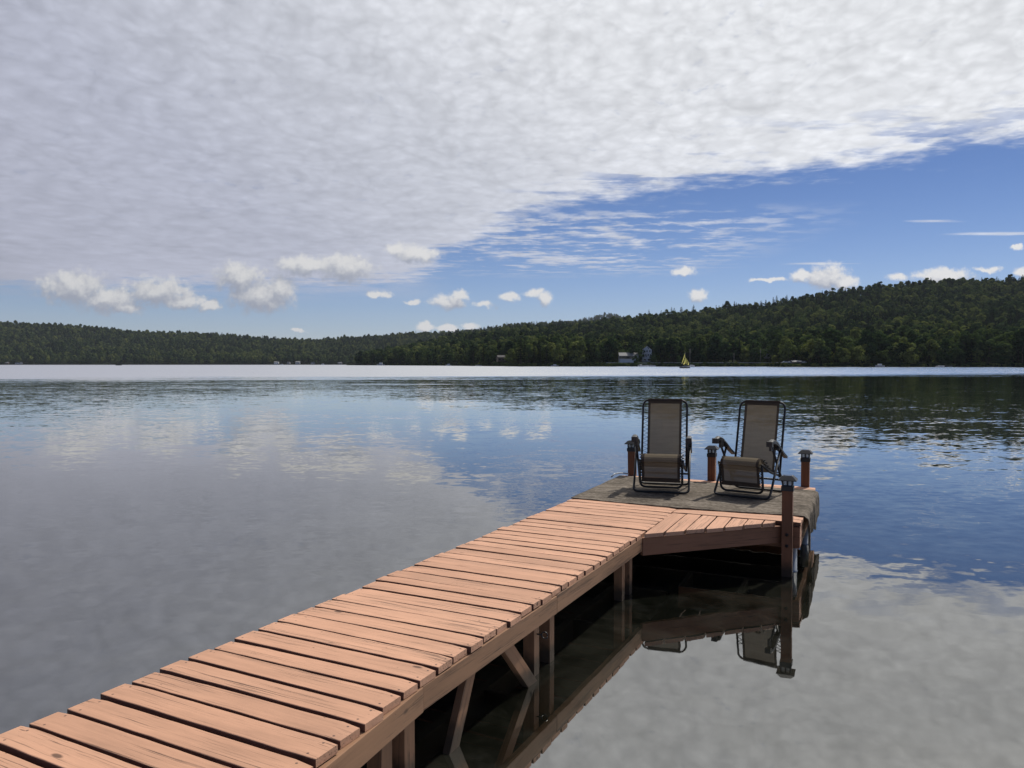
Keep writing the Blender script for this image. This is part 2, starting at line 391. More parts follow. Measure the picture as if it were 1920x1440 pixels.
def rug_mat():
    m, n, o = mat('woven_rug'); b = n.new('ShaderNodeBsdfPrincipled')
    tc = n.new('ShaderNodeTexCoord').outputs['Object']
    s1 = n.noise(n.v('MULTIPLY', tc, (3.5, 22., 22.)), 1., 5., .65)
    s2 = n.noise(n.v('MULTIPLY', tc, (26., 75., 75.)), 1., 3., .6)
    s3 = n.noise(tc, 1.8, 4., .6)
    v = n.add(n.add(n.mul(s1, .5), n.mul(s2, .55)), n.mul(s3, .25))
    colr = n.ramp(v, [(.46, (.026, .021, .016)), (.58, (.078, .065, .050)), (.68, (.155, .130, .102)), (.80, (.29, .25, .205))])
    n.put(b.inputs['Base Color'], colr); b.inputs['Roughness'].default_value = .95; b.inputs['Specular IOR Level'].default_value = .1
    bn = n.new('ShaderNodeBump'); bn.inputs['Strength'].default_value = .6; bn.inputs['Distance'].default_value = .004
    n.put(bn.inputs['Height'], s2); n.link(bn.outputs[0], b.inputs['Normal'])
    n.link(b.outputs[0], o.inputs[0]); return m
M['rug'] = rug_mat()

def leaf(name, cols, trans=.27):
    m, n, o = mat(name)
    rnd = n.new('ShaderNodeObjectInfo').outputs['Random']
    tc = n.new('ShaderNodeTexCoord').outputs['Object']
    geo = n.new('ShaderNodeNewGeometry')
    big = n.noise(geo.outputs['Position'], .012, 3., .5)
    v = n.add(n.mul(rnd, .75), n.mul(n.noise(tc, .6, 3.), .2)); v = n.add(v, n.mul(n.sub(big, .5), 1.2))
    colr = n.ramp(v, [(p, c) for p, c in cols])
    isl = n.lin(geo.outputs['Random Per Island'], 0., 1., .72, 1.3)
    colr = n.v('SCALE', colr, None, isl)
    df = n.new('ShaderNodeBsdfDiffuse'); n.put(df.inputs[0], colr)
    tr = n.new('ShaderNodeBsdfTranslucent'); n.put(tr.inputs[0], n.mix(1., colr, (1.1, 1.2, .6), 'MULTIPLY'))
    a = n.new('ShaderNodeMixShader'); a.inputs[0].default_value = trans; n.link(df.outputs[0], a.inputs[1]); n.link(tr.outputs[0], a.inputs[2])
    n.link(a.outputs[0], o.inputs[0]); return m
M['leaf'] = leaf('broad_leaves', [(.05, (.022, .040, .021)), (.35, (.049, .078, .034)), (.6, (.093, .125, .046)), (.85, (.18, .20, .068))])
M['needle'] = leaf('pine_needles', [(.1, (.010, .020, .012)), (.5, (.016, .030, .015)), (.9, (.028, .044, .020))], .2)
M['poplar'] = leaf('poplar_leaves', [(.1, (.055, .085, .035)), (.9, (.085, .12, .05))])

def forest_floor():
    m, n, o = mat('forest_floor'); b = n.new('ShaderNodeBsdfDiffuse')
    g = n.new('ShaderNodeNewGeometry').outputs['Position']
    n.put(b.inputs[0], n.mix(n.noise(g, .08, 5., .6), (.012, .018, .009), (.035, .040, .020)))
    n.link(b.outputs[0], o.inputs[0]); return m
M['floor'] = forest_floor()

def water_mat():
    m, n, o = mat('lake_water')
    pos = n.new('ShaderNodeNewGeometry').outputs['Position']; x, y, z = n.sep(pos)
    # ripples: slope fields of three wavelengths (crests roughly across the view)
    a = n.noise(n.v('MULTIPLY', pos, (.9, 1.5, 1.)), 1.25, 2., .45, out=1)
    bq = n.noise(n.v('MULTIPLY', pos, (.8, 1.2, 1.)), 6.5, 2., .5, out=1)
    cq = n.noise(n.v('MULTIPLY', pos, (.16, .36, 1.)), 1., 4., .5, out=1, dist=.8)
    # where the wind touches the lake
    streak = n.noise(n.v('MULTIPLY', pos, (.008, .05, 1.)), 1., 4., .6)
    thr = n.add(98., n.mul(x, .28))
    streak2 = n.noise(n.v('MULTIPLY', pos, (.03, .22, 1.)), 1., 4., .65)
    far = n.step(n.add(n.add(y, n.mul(n.sub(streak, .5), 70.)), n.mul(n.sub(streak2, .5), 60.)), n.sub(thr, 14.), n.add(thr, 34.))
    far = n.mx(far, n.mul(n.mul(n.step(streak2, .55, .68), n.step(y, 40., 85.)), .45))
    fars = n.mul(far, n.step(n.noise(n.v('MULTIPLY', pos, (.004, .03, 1.)), 1., 3., .6), .30, .52, .7, 1.))
    midp = n.noise(n.v('MULTIPLY', pos, (.06, .13, 1.)), 1., 3., .55)
    mid = n.mul(n.step(y, 5., 17.), n.step(midp, .30, .62, .35, 1.))
    patch = n.step(n.noise(n.v('MULTIPLY', pos, (.22, .5, 1.)), 1., 3., .6), .50, .66)
    near_r = n.mul(n.mul(n.step(x, 1.2, 4.5), n.mul(n.step(y, 5.8, 7.2), n.step(y, 17., 10.))), .9)
    calm = n.mul(n.step(y, 3., 8.), n.mx(n.mul(patch, .55), near_r))
    sa = n.add(n.add(.008, n.mul(mid, .074)), n.add(n.mul(fars, .42), n.mul(calm, .045)))
    sb = n.add(n.add(.006, n.mul(mid, .115)), n.add(n.mul(fars, .35), n.mul(calm, .060)))
    sc = n.add(.010, n.mul(mid, .016))
    H = (.5, .5, .5)
    nv = n.v('ADD', n.v('SCALE', n.v('SUBTRACT', a, H), None, sa), n.v('SCALE', n.v('SUBTRACT', bq, H), None, sb))
    nv = n.v('ADD', nv, n.v('SCALE', n.v('SUBTRACT', cq, H), None, sc))
    nx, ny, nz = n.sep(nv)
    # seen at a grazing angle only the wave faces turned to the viewer's side of the lake show
    wv_ = n.mx(far, n.mul(mid, .55))
    ny = n.sub(n.mul(ny, n.sub(1., wv_)), n.mul(n.add(n.m('ABSOLUTE', ny), n.mul(n.mul(far, n.add(.045, n.mul(fars, .06))), n.step(x, 140., -60., .5, 1.))), wv_))
    nrm = n.v('NORMALIZE', n.xyz(nx, ny, 1.))
    fr = n.new('ShaderNodeFresnel'); fr.inputs[0].default_value = 2.9
    gl = n.new('ShaderNodeBsdfGlossy'); gl.inputs['Roughness'].default_value = .02; n.put(gl.inputs['Normal'], nrm)
    n.put(gl.inputs['Color'], (1., .985, .94, 1.))
    df = n.new('ShaderNodeBsdfDiffuse')
    bed = n.noise(n.v('MULTIPLY', pos, (1.3, 1.3, 1.)), 1., 6., .7, dist=1.5)
    bed2 = n.step(n.noise(pos, 4.5, 4., .6), .52, .70)
    shallow = n.step(y, 16., 4.)
    dc = n.mix(n.step(bed, .35, .68), (.004, .0045, .003), (.020, .020, .015))
    dc = n.mix(n.mul(bed2, .35), dc, (.03, .03, .026))
    dc = n.mix(shallow, (.005, .007, .007), dc)
    n.put(df.inputs[0], dc)
    mx = n.new('ShaderNodeMixShader'); fc = n.m('POWER', fr.outputs[0], .88)
    n.put(mx.inputs[0], n.m('MULTIPLY', fc, n.step(fc, .38, .72, 1., 1.28), clamp=True)); n.link(df.outputs[0], mx.inputs[1]); n.link(gl.outputs[0], mx.inputs[2])
    n.link(mx.outputs[0], o.inputs[0]); return m
M['water'] = water_mat()

# ------------------------------------------------------------------ the lake
def grid_mesh(name, X, Y, Z, m):
    r, c = X.shape; v = np.stack([X, Y, Z], -1).reshape(-1, 3)
    idx = np.arange(r * c).reshape(r, c)
    f = np.stack([idx[:-1, :-1], idx[:-1, 1:], idx[1:, 1:], idx[1:, :-1]], -1).reshape(-1, 4)
    me = bpy.data.meshes.new(name); me.from_pydata(v.tolist(), [], f.tolist()); me.materials.append(m)
    me.polygons.foreach_set('use_smooth', [True] * len(f)); me.update(); return me
w = MB(); w.face([(-7000, -300, 0), (7000, -300, 0), (7000, 8000, 0), (-7000, 8000, 0)])
w.v = [(a, b, .022) for a, b, c in w.v]
tag(w.build('water', M['water']), kind='structure')

# ------------------------------------------------------------------ hills (bearing given as the photo's pixel column)
def pw(x, tab): return np.interp(x, [a for a, _ in tab], [b for _, b in tab])
NEAR_SH = [(640, 1250), (690, 1150), (720, 1080), (800, 950), (900, 760), (960, 640), (1440, 600), (1470, 545), (1920, 520), (2400, 520)]
NEAR_CR = [(640, 1290), (690, 1260), (760, 1350), (900, 1450), (1000, 1550), (1160, 1550), (1920, 1450), (2400, 1400)]
NEAR_SIL = [(640, 682), (680, 674), (720, 664), (760, 653), (800, 642), (850, 633), (900, 625), (950, 617), (1000, 611), (1050, 606), (1100, 602), (1160, 595), (1200, 589),
            (1250, 584), (1300, 579), (1350, 574), (1400, 569), (1440, 565), (1500, 556), (1560, 547), (1620, 542), (1680, 536), (1740, 530), (1800, 528), (1860, 528), (1920, 525), (2100, 515), (2400, 505)]
FAR_SH = [(-600, 1800), (0, 1900), (760, 1950), (1400, 2000)]
FAR_CR = [(-600, 2500), (0, 2600), (1400, 2800)]
FAR_SIL = [(-600, 590), (-200, 596), (0, 604), (100, 609), (200, 616), (250, 622), (300, 624), (350, 624), (400, 626), (450, 630), (500, 635), (560, 637), (600, 639), (640, 635), (700, 631), (760, 626), (800, 625),
           (850, 623), (900, 617), (950, 610), (1000, 606), (1050, 604), (1100, 604), (1160, 607), (1300, 612), (1400, 616)]
BUMP_SH = [(1000, 4000), (1300, 4000)]
BUMP_CR = [(1000, 4800), (1300, 4800)]
BUMP_SIL = [(1000, 612), (1060, 606), (1090, 600), (1120, 594), (1146, 590), (1160, 594), (1190, 600), (1230, 607), (1300, 616)]
def hillfun(sh, cr, sil, tree):
    def f(p, Y):
        p = np.asarray(p, float); Y = np.asarray(Y, float)
        ys, yr = pw(p, sh), pw(p, cr)
        ang = np.maximum(682.6 - pw(p, sil) - tree * F / yr, 0)
        t = np.clip((Y - ys) / (yr - ys), -.2, 1.6)
        tt = np.clip(t, 0, 1)
        g = .28 * tt + .72 * tt ** 1.25
        bump = (np.sin(p * .021 + Y * .011) + np.sin(p * .05 - Y * .017 + 1.3) + .7 * np.sin(p * .11 + Y * .03)) * .035 * np.sin(np.pi * tt)
        z = ang * (g + bump) / F * Y + 2.2 * np.clip((Y - ys) / 14., -.6, 1)
        over = np.clip(t - 1, 0, 1)
        return np.maximum(z - over * 120, -1.6)
    return f
TREE = 13.
hn, hf, hb = hillfun(NEAR_SH, NEAR_CR, NEAR_SIL, TREE), hillfun(FAR_SH, FAR_CR, FAR_SIL, TREE), hillfun(BUMP_SH, BUMP_CR, BUMP_SIL, TREE)
def hill(name, fn, sh, cr, p0, p1, npx, nY):
    p = np.linspace(p0, p1, npx); t = np.linspace(-.05, 1.5, nY)
    t = np.concatenate([np.linspace(-.04, .05, 8), t[t > .06]])
    Pm, T = np.meshgrid(p, t); Yv = pw(Pm, sh) + T * (pw(Pm, cr) - pw(Pm, sh))
    return tag(link(name, grid_mesh(name, (Pm - 960) / F * Yv, Yv, fn(Pm, Yv), M['floor'])), kind='structure')
hill('hill', hn, NEAR_SH, NEAR_CR, 650, 2400, 260, 40)
hill('hill', hf, FAR_SH, FAR_CR, -600, 1380, 260, 34)
hill('hill', hb, BUMP_SH, BUMP_CR, 1000, 1300, 60, 20)

# ------------------------------------------------------------------ trees
def leafquad(mb, c, nrm, s, rg, mi=1):
    nrm = Vector(nrm).normalized(); a = nrm.orthogonal().normalized(); b = nrm.cross(a)
    an = rg.uniform(0, 6.28); u = a * math.cos(an) + b * math.sin(an); v = nrm.cross(u)
    pts = []
    for k in range(5):
        t = 2 * math.pi * k / 5 + rg.uniform(-.4, .4); r = s * rg.uniform(.6, 1.15)
        pts.append(Vector(c) + u * math.cos(t) * r + v * math.sin(t) * r * .75 + nrm * rg.uniform(-.2, .2) * s)
    mb.face(pts, mi)
def trunk_into(mb, h, r, rg, lim=5, top=.75):
    pts = [Vector((rg.uniform(-.02, .02) * h * k / 5, rg.uniform(-.02, .02) * h * k / 5, h * top * k / 5 - .3)) for k in range(6)]
    mb.tube(pts, r, 6, 0, [r * (1 - .8 * k / 5) for k in range(6)])
    for k in range(lim):
        t = rg.uniform(.3, .95); b = pts[min(5, int(t * 5))]; a = rg.uniform(0, 6.28); l = h * rg.uniform(.15, .28)
        e = b + Vector((math.cos(a) * l, math.sin(a) * l, l * .7)); mb.tube([b, (b + e) / 2 + Vector((0, 0, l * .05)), e], r * .3, 5, 0, [r * .35, r * .22, r * .08])
def broadleaf(seed, h=14., rad=4.6, base=.22, nb=24, per=46, q=.62, slim=1.):
    rg = random.Random(seed); tr = MB(); cr = MB(); trunk_into(tr, h, h * .017, rg)
    blobs = []
    for i in range(nb):
        t = rg.random(); z = h * (base + (1 - base) * t * .93)
        prof = max(.09, 1 - abs(2 * t - .9) ** 2.4) ** .5 * slim
        a = rg.uniform(0, 6.28); rr = rad * prof * math.sqrt(rg.random()) * .82
        blobs.append((Vector((math.cos(a) * rr, math.sin(a) * rr, z)), rad * rg.uniform(.26, .44) * (.75 + .35 * prof)))
    for c, br in blobs:
        for j in range(per):
            d = Vector((rg.gauss(0, 1), rg.gauss(0, 1), rg.gauss(0, 1) * .9)).normalized()
            if d.z < -.35 and rg.random() < .6: d.z *= -1
            p = c + Vector((d.x, d.y, d.z * .78)) * br * rg.uniform(.75, 1.12)
            if p.z < h * .08: continue
            nn = (d * 1. + Vector((rg.gauss(0, .3), rg.gauss(0, .3), rg.gauss(0, .3) + .3)))
            leafquad(cr, p, nn, q * rg.uniform(.7, 1.25), rg, 0)
    return tr, cr
def pine(seed, h=19., rad=3.6, q=.75, tiers=15, spruce=False):
    rg = random.Random(seed); tr = MB(); cr = MB()
    tr.tube([(0, 0, -.3), (0, 0, h * .5), (0, 0, h * .98)], .3, 6, 0, [h * .015, h * .01, .04])
    for k in range(tiers):
        t = (k + .5) / tiers; z = h * (.16 + .84 * t)
        prof = (1 - t) ** (.85 if spruce else .62) * (1 if spruce else rg.uniform(.65, 1.2)) + .05
        nbz = rg.randint(5, 8); a0 = rg.uniform(0, 6.28)
        for b in range(nbz):
            a = a0 + 6.283 * b / nbz + rg.uniform(-.3, .3); L = rad * prof * rg.uniform(.6, 1.15)
            up = (-.25 if spruce else .18)
            m = max(2, int(L / .42))
            for s in range(m):
                f = (s + rg.random()) / m; rr = L * f
                p = Vector((math.cos(a) * rr, math.sin(a) * rr, z + up * rr + rg.gauss(0, .12)))
                side = Vector((-math.sin(a), math.cos(a), 0)) * rg.gauss(0, .28 * (1.1 - .5 * f) * L * .55)
                leafquad(cr, p + side, Vector((rg.gauss(0, .35), rg.gauss(0, .35), 1)), q * rg.uniform(.55, 1.1), rg, 0)
    return tr, cr
def proto(name, tc_, lm):
    tr, cr = tc_
    both = MB(); both.v = list(tr.v); both.f = list(tr.f); both.mi = [0] * len(tr.f)
    o = len(both.v); both.v += cr.v; both.f += [tuple(i + o for i in f) for f in cr.f]; both.mi += [1] * len(cr.f)
    return dict(trunk=tr.mesh('trunk', M['bark'], True), crown=cr.mesh('crown', lm), both=both.mesh(name, [M['bark'], lm]))
BL = [proto('broadleaf_tree', broadleaf(11), M['leaf']), proto('broadleaf_tree', broadleaf(12, 13., 5.2, .16, 26), M['leaf']),
      proto('broadleaf_tree', broadleaf(13, 15., 4.0, .25, 22), M['leaf']), proto('broadleaf_tree', broadleaf(14, 12., 4.4, .12, 22), M['leaf'])]
PN = [proto('pine_tree', pine(21), M['needle']), proto('pine_tree', pine(22, 20., 4.2, .8, 13), M['needle']), proto('pine_tree', pine(23, 18., 3.0, .7, 18, True), M['needle'])]
PO = proto('poplar_tree', broadleaf(31, 17., 2.7, .1, 30, 46, .6), M['poplar'])
BU = proto('shrub', broadleaf(41, 4., 3.0, .0, 10, 40, .5), M['leaf'])
protoobj = [bpy.data.objects.new('woods_tree', p['both']) for p in BL + PN + [BU]]    # instanced by the woods, never linked to the scene

def woods(name, pts, kinds, scales, rots, label):
    me = bpy.data.meshes.new(name); me.from_pydata(pts.tolist(), [], [])
    for an, arr, ty in (('kind', kinds, 'INT'), ('sc', scales, 'FLOAT'), ('rz', rots, 'FLOAT')):
        at_ = me.attributes.new(an, ty, 'POINT'); at_.data.foreach_set('value', arr)
    o = link(name, me); tag(o, label, 'woods', kind='stuff')
    ng = bpy.data.node_groups.new(name, 'GeometryNodeTree')
    ng.interface.new_socket('Geometry', in_out='INPUT', socket_type='NodeSocketGeometry')
    ng.interface.new_socket('Geometry', in_out='OUTPUT', socket_type='NodeSocketGeometry')
    k = N(ng); gi = k.new('NodeGroupInput'); go = k.new('NodeGroupOutput')
    def attr(nm, ty):
        a = k.new('GeometryNodeInputNamedAttribute', data_type=ty); a.inputs[0].default_value = nm; return a.outputs[0]
    kd, sc, rz = attr('kind', 'INT'), attr('sc', 'FLOAT'), attr('rz', 'FLOAT')
    rot = k.xyz(0., 0., rz); scv = k.xyz(sc, sc, sc)
    jn = k.new('GeometryNodeJoinGeometry')
    for i, po in enumerate(protoobj):
        if not np.any(kinds == i): continue
        oi = k.new('GeometryNodeObjectInfo'); oi.inputs[0].default_value = po; oi.inputs['As Instance'].default_value = True
        ip = k.new('GeometryNodeInstanceOnPoints'); k.link(gi.outputs[0], ip.inputs[0])
        cmpn = k.new('FunctionNodeCompare', data_type='INT', operation='EQUAL')
        ins = [s_ for s_ in cmpn.inputs if s_.enabled]
        k.link(kd, ins[0]); ins[1].default_value = i
        k.link(cmpn.outputs[0], ip.inputs['Selection']); k.link(oi.outputs['Geometry'], ip.inputs['Instance'])
        k.link(rot, ip.inputs['Rotation']); k.link(scv, ip.inputs['Scale']); k.link(ip.outputs[0], jn.inputs[0])
    k.link(jn.outputs[0], go.inputs[0])
    md = o.modifiers.new('woods', 'NODES'); md.node_group = ng
    return o
# clearings that keep houses and the shore road in view: (p0, p1, nearest Y offset, farthest Y offset from shoreline)
CLEAR = [(1150, 1202, -5, 34), (1198, 1232, -5, 52), (1422, 1458, -5, 46), (1352, 1392, 40, 92), (928, 956, -5, 46), (1130, 1512, -5, 16), (1480, 1516, -5, 22), (680, 745, -20, 2)]
def scatter(fn, sh, cr, p0, p1, spacing, tmax, pinef, hvar=.19, scale=1., clear=True):
    Ya, Yb = pw(np.array([p0, p1]), sh).min(), pw(np.array([p0, p1]), cr).max() * 1.05
    x0, x1 = min((p0 - 960) / F * Ya, (p0 - 960) / F * Yb), max((p1 - 960) / F * Ya, (p1 - 960) / F * Yb)
    gx, gy = np.meshgrid(np.arange(x0, x1, spacing), np.arange(Ya, Yb, spacing))
    gx = gx.ravel() + np.random.uniform(-.45, .45, gx.size) * spacing; gy = gy.ravel() + np.random.uniform(-.45, .45, gy.size) * spacing
    p = 960 + gx / gy * F; ys, yr = pw(p, sh), pw(p, cr)
    ok = (p > p0) & (p < p1) & (gy > ys + 5) & (gy < ys + (yr - ys) * tmax)
    if clear:
        for a, b, c, d in CLEAR: ok &= ~((p > a) & (p < b) & (gy > ys + c) & (gy < ys + d))
    gx, gy, p = gx[ok], gy[ok], p[ok]
    # stands of pine and stands of broadleaf
    st = np.sin(gx * .013 + 1.) + np.sin(gy * .017 + gx * .006) + np.sin(gx * .037 - gy * .028)
    pr = np.clip(pinef + .22 * st, .03, .85)
    isp = np.random.rand(gx.size) < pr
    kinds = np.where(isp, np.random.choice([4, 5, 6], gx.size), np.random.choice([0, 1, 2, 3], gx.size)).astype(np.int32)
    sc = np.clip(np.random.normal(1., hvar, gx.size), .6, 1.6) * scale * np.where(isp, .95, 1.22)
    pts = np.stack([gx, gy, fn(p, gy) - .3], -1)
    return pts, kinds, sc.astype(np.float32), np.random.uniform(0, 6.28, gx.size).astype(np.float32)
woods('woods', *scatter(hn, NEAR_SH, NEAR_CR, 672, 2250, 8.6, 1.04, .17), 'mixed broadleaf and pine wood covering the long slope at right')
woods('woods', *scatter(hf, FAR_SH, FAR_CR, -420, 1250, 10., 1.04, .08), 'distant dark wood covering the low hills at left')
woods('woods', *scatter(hb, BUMP_SH, BUMP_CR, 1040, 1220, 14., 1.05, .2, scale=1.3), 'bluish far wood on the small peak behind the ridge')

def tree(pr, name, p, Y, h, fn, label, group, cat='tree', nat=14.):
    rz = random.uniform(0, 6.28)
    r = empty(name, ((p - 960) / F * Y, Y, float(fn(p, Y)) - .2), rz); k = h / nat
    r.scale = (k * random.uniform(.9, 1.12), k * random.uniform(.9, 1.12), k); tag(r, label, cat, group)
    link('trunk', pr['trunk'], r); link('crown', pr['crown'], r); return r
rg = random.Random(5)
p = 735.
def blocked(p, dY):
    return any(a - 3 < p < b + 3 and c <= dY <= d for a, b, c, d in CLEAR)
while p < 2010:                                                       # the front row along the near shore
    Ys = float(pw(p, NEAR_SH)); dY = rg.uniform(5, 16)
    if 1130 < p < 1512: dY = rg.uniform(18, 30)
    if not blocked(p, dY):
        if rg.random() < .3:
            tree(rg.choice(PN), 'pine_tree', p, Ys + dY, rg.uniform(14, 21), hn, 'dark pine in the front row of trees along the far shore', 'pines along the far shore', nat=19.)
        else:
            tree(rg.choice(BL), 'broadleaf_tree', p, Ys + dY, rg.uniform(10, 17), hn, 'green leafy tree in the front row along the far shore', 'leafy trees along the far shore')
    p += rg.uniform(9, 19)
for p, dY, h, lb in ((1191, 8, 8, 'small round leafy tree in front of the long white boathouse'), (1223.5, 12, 9.5, 'dark leafy tree half covering the white gabled house'),
                     (1226, 9, 7.5, 'low wide tree at the shore right of the white house'), (1273, 10, 8, 'small leafy tree on the bank left of the sailboat'),
                     (1318, 12, 8, 'round leafy tree on the bank right of the sailboat'), (1452, 10, 7.5, 'pale shrubby tree right of the grey gabled house'), (1408, 14, 7.5, 'yellowish green small tree left of the grey gabled house')):
    tree(rg.choice(BL), 'broadleaf_tree', p, float(pw(p, NEAR_SH)) + dY, h, hn, lb, None)
tree(PO, 'poplar_tree', 1469, 590, 20, hn, 'tall narrow pale green poplar right of the grey gabled house', None, nat=17.)
for p in (1455, 1474, 1528, 1554, 1583, 1621, 1707, 1722, 1743, 1752, 1784, 1806, 1825, 1838, 1866, 1890, 1912, 1000, 1062, 1116, 1216, 1300, 1342, 1376):
    Y = float(pw(p, NEAR_CR)) * .985
    tree(rg.choice(PN), 'pine_tree', p, Y, rg.uniform(17, 25), hn, 'pine standing above the treeline on the right ridge', 'pines on the right ridge', nat=19.)
for p in (24, 46, 67, 80, 98, 120, 135, 166, 192, 365, 545, 735, 780):
    Y = float(pw(p, FAR_CR)) * .985
    tree(rg.choice(PN), 'pine_tree', p, Y, rg.uniform(19, 28), hf, 'pine standing above the treeline on the distant left hills', 'pines on the left hills', nat=19.)
for p, t, h in ((1548, .55, 26), (1612, .62, 27), (1672, .6, 30), (1705, .58, 27), (1752, .6, 26), (1790, .63, 25), (1858, .5, 28), (1893, .46, 32), (1905, .52, 29), (1700, .3, 26), (1820, .25, 26), (1575, .3, 24), (1400, .45, 24), (1322, .35, 24), (1230, .18, 24), (1245, .3, 22)):
    ys, yr = float(pw(p, NEAR_SH)), float(pw(p, NEAR_CR))
    tree(rg.choice(PN[:2]), 'pine_tree', p, ys + t * (yr - ys), h, hn, 'large dark pine rising out of the wooded right slope', 'large pines on the right slope', nat=19.)

# ------------------------------------------------------------------ shore: bank, road, houses, boats
def at(p, Y, z=0.): return ((p - 960) / F * Y, Y, z)
pp = np.linspace(1128, 1512, 60)
def strip(name, y0, y1, z, m):
    Pm, T = np.meshgrid(pp, np.array([0., 1.])); Yv = pw(Pm, NEAR_SH) + y0 + T * (y1 - y0)
    return grid_mesh(name, (Pm - 960) / F * Yv, Yv, np.full(Pm.shape, z), m)
tag(link('road', strip('road', 9.5, 15.5, 2.55, M['road'])), kind='structure')
# a steel guard rail on posts beside the road
gr_ = empty('guard_rail', at(1300, 607, 2.2)); tag(gr_, 'long pale guard rail beside the road above the far shore', 'guard rail')
o0 = Vector(gr_.location)
g = MB(); gp = MB()
for a, b in zip(np.linspace(1136, 1500, 46), np.linspace(1136, 1500, 46)[1:]):
    A = Vector(at(a, float(pw(a, NEAR_SH)) + 8.8, 2.75)) - o0; B = Vector(at(b, float(pw(b, NEAR_SH)) + 8.8, 2.75)) - o0
    g.face([A, B, B + Vector((0, 0, .5)), A + Vector((0, 0, .5))]); g.face([A + Vector((0, .08, .5)), B + Vector((0, .08, .5)), B + Vector((0, .08, 0)), A + Vector((0, .08, 0))])
    g.face([A + Vector((0, 0, .5)), B + Vector((0, 0, .5)), B + Vector((0, .08, .5)), A + Vector((0, .08, .5))])
    pq = MB(); pq.box(A.x - .1, A.x + .1, A.y + .09, A.y + .25, A.z - 1.4, A.z + .5); pq.build('rail_post', M['pole'], gr_)
g.build('rail', M['rail'], gr_)
# low brush on the bank
def bank_pts():
    out = []
    for _ in range(420):
        p = rg.uniform(1128, 1512); Y = float(pw(p, NEAR_SH)) + rg.uniform(1, 7.5); out.append((*at(p, Y, 0)[:2], float(hn(p, Y)) - .6))
    for _ in range(800):
        p = rg.choice([rg.uniform(700, 1128), rg.uniform(1512, 2100)]); Y = float(pw(p, NEAR_SH)) + rg.uniform(1, 9); out.append((*at(p, Y, 0)[:2], float(hn(p, Y)) - .6))
    return np.array(out)
bp = bank_pts(); m_ = len(bp)
woods('bank_brush', bp, np.full(m_, 7, np.int32), np.random.uniform(.3, .7, m_).astype(np.float32), np.random.uniform(0, 6.28, m_).astype(np.float32), 'low green brush growing along the waterline of the far shore')['category'] = 'brush'

def house(name, p, Y, z, wdt, dep, hw, hr, mw, mr, label, cat='house', rz=0., wins=(), gable_front=True, nwx=None):
    r = empty(name, at(p, Y, z), rz); tag(r, label, cat)
    a, d = wdt / 2, dep
    wl = MB(); wl.box(-a, a, 0, d, 0, hw)
    rf = MB(); ov = .4; th = .25
    if gable_front:
        wl.face([(-a, 0, hw), (a, 0, hw), (0, 0, hw + hr)]); wl.face([(a, d, hw), (-a, d, hw), (0, d, hw + hr)])
        for sx in (-1, 1):
            e = Vector((sx * (a + ov), 0, hw - hr * ov / a)); t = Vector((0, 0, hw + hr))
            q = [e + Vector((0, -ov, .02)), t + Vector((0, -ov, .02)), t + Vector((0, d + ov, .02)), e + Vector((0, d + ov, .02))]
            u = [v + Vector((0, 0, th)) for v in q]
            rf.face(u); rf.face(q)
            for k in range(4): rf.face([q[k], q[(k + 1) % 4], u[(k + 1) % 4], u[k]])
    else:
        wl.face([(-a, 0, hw), (-a, d / 2, hw + hr), (-a, d, hw)]); wl.face([(a, 0, hw), (a, d, hw), (a, d / 2, hw + hr)])
        for y0 in (-1, 1):
            e = Vector((0, d / 2 + y0 * (d / 2 + ov), hw - hr * ov / (d / 2))); t = Vector((0, d / 2, hw + hr))
            q = [e + Vector((-a - ov, 0, .02)), t + Vector((-a - ov, 0, .02)), t + Vector((a + ov, 0, .02)), e + Vector((a + ov, 0, .02))]
            u = [v + Vector((0, 0, th)) for v in q]
            rf.face(u); rf.face(q)
            for k in range(4): rf.face([q[k], q[(k + 1) % 4], u[(k + 1) % 4], u[k]])
    wl.build('wall', mw, r); rf.build('roof', mr, r)
    for wx, wz, ww, wh in wins:
        wf = MB(); wf.box(wx - ww / 2, wx + ww / 2, -.06, .02, wz, wz + wh); wf.build('window', M['window'], r)
    return r
def gz(p, Y): return float(hn(p, Y))
def fz(p, Y): return float(hf(p, Y))
h1 = house('boathouse', 1179, 652, 3.0, 16, 8, 6.0, 2.6, M['housewhite'], M['roofl'], 'long low white boathouse with pale roof above the far shore', 'boathouse', 0, [], False)
ds = MB(); ds.box(-8.02, 7.2, -.9, -.02, 3.6, 5.7); ds.build('dark_porch', M['window'], h1)
hw_ = [(-2.4, 8.2, 1, 1.6), (0, 8.2, 1, 1.6), (2.4, 8.2, 1, 1.6), (-2.9, 5.0, 1, 1.5), (-1., 5.0, 1, 1.5), (1., 5.0, 1, 1.5), (2.9, 5.0, 1, 1.5), (-2., .6, 2.2, 1.7), (1.8, .6, 2.2, 1.7)]
house('gabled_house', 1213, 668, 4.2, 8.2, 12, 10.2, 3.4, M['housewhite'], M['roofg'], 'tall white gabled house with rows of dark windows', 'house', R(-8), hw_)
house('gabled_house', 1437, 640, 6.5, 10, 9, 4.4, 3.4, M['greyhouse'], M['roofg'], 'grey gabled house half hidden behind shoreline bushes', 'house', R(-24), [(-2.2, 1.6, 1.5, 1.6), (1.6, 1.6, 1.5, 1.6)])
house('cottage', 1372, 700, gz(1372, 700) + 1.5, 11, 7, 4, 2.6, M['cabin'], M['roofg'], 'dark cottage glimpsed between trees up the slope', 'cottage', 0, [], False)
house('cabin', 941, 690, 4., 7, 7, 4, 1.8, M['cabin'], M['roofd'], 'dark brown low cabin on the wooded headland', 'cabin', R(12), [(-2, 1.5, 1.4, 1.3), (1.5, 1.5, 1.4, 1.3)], False)
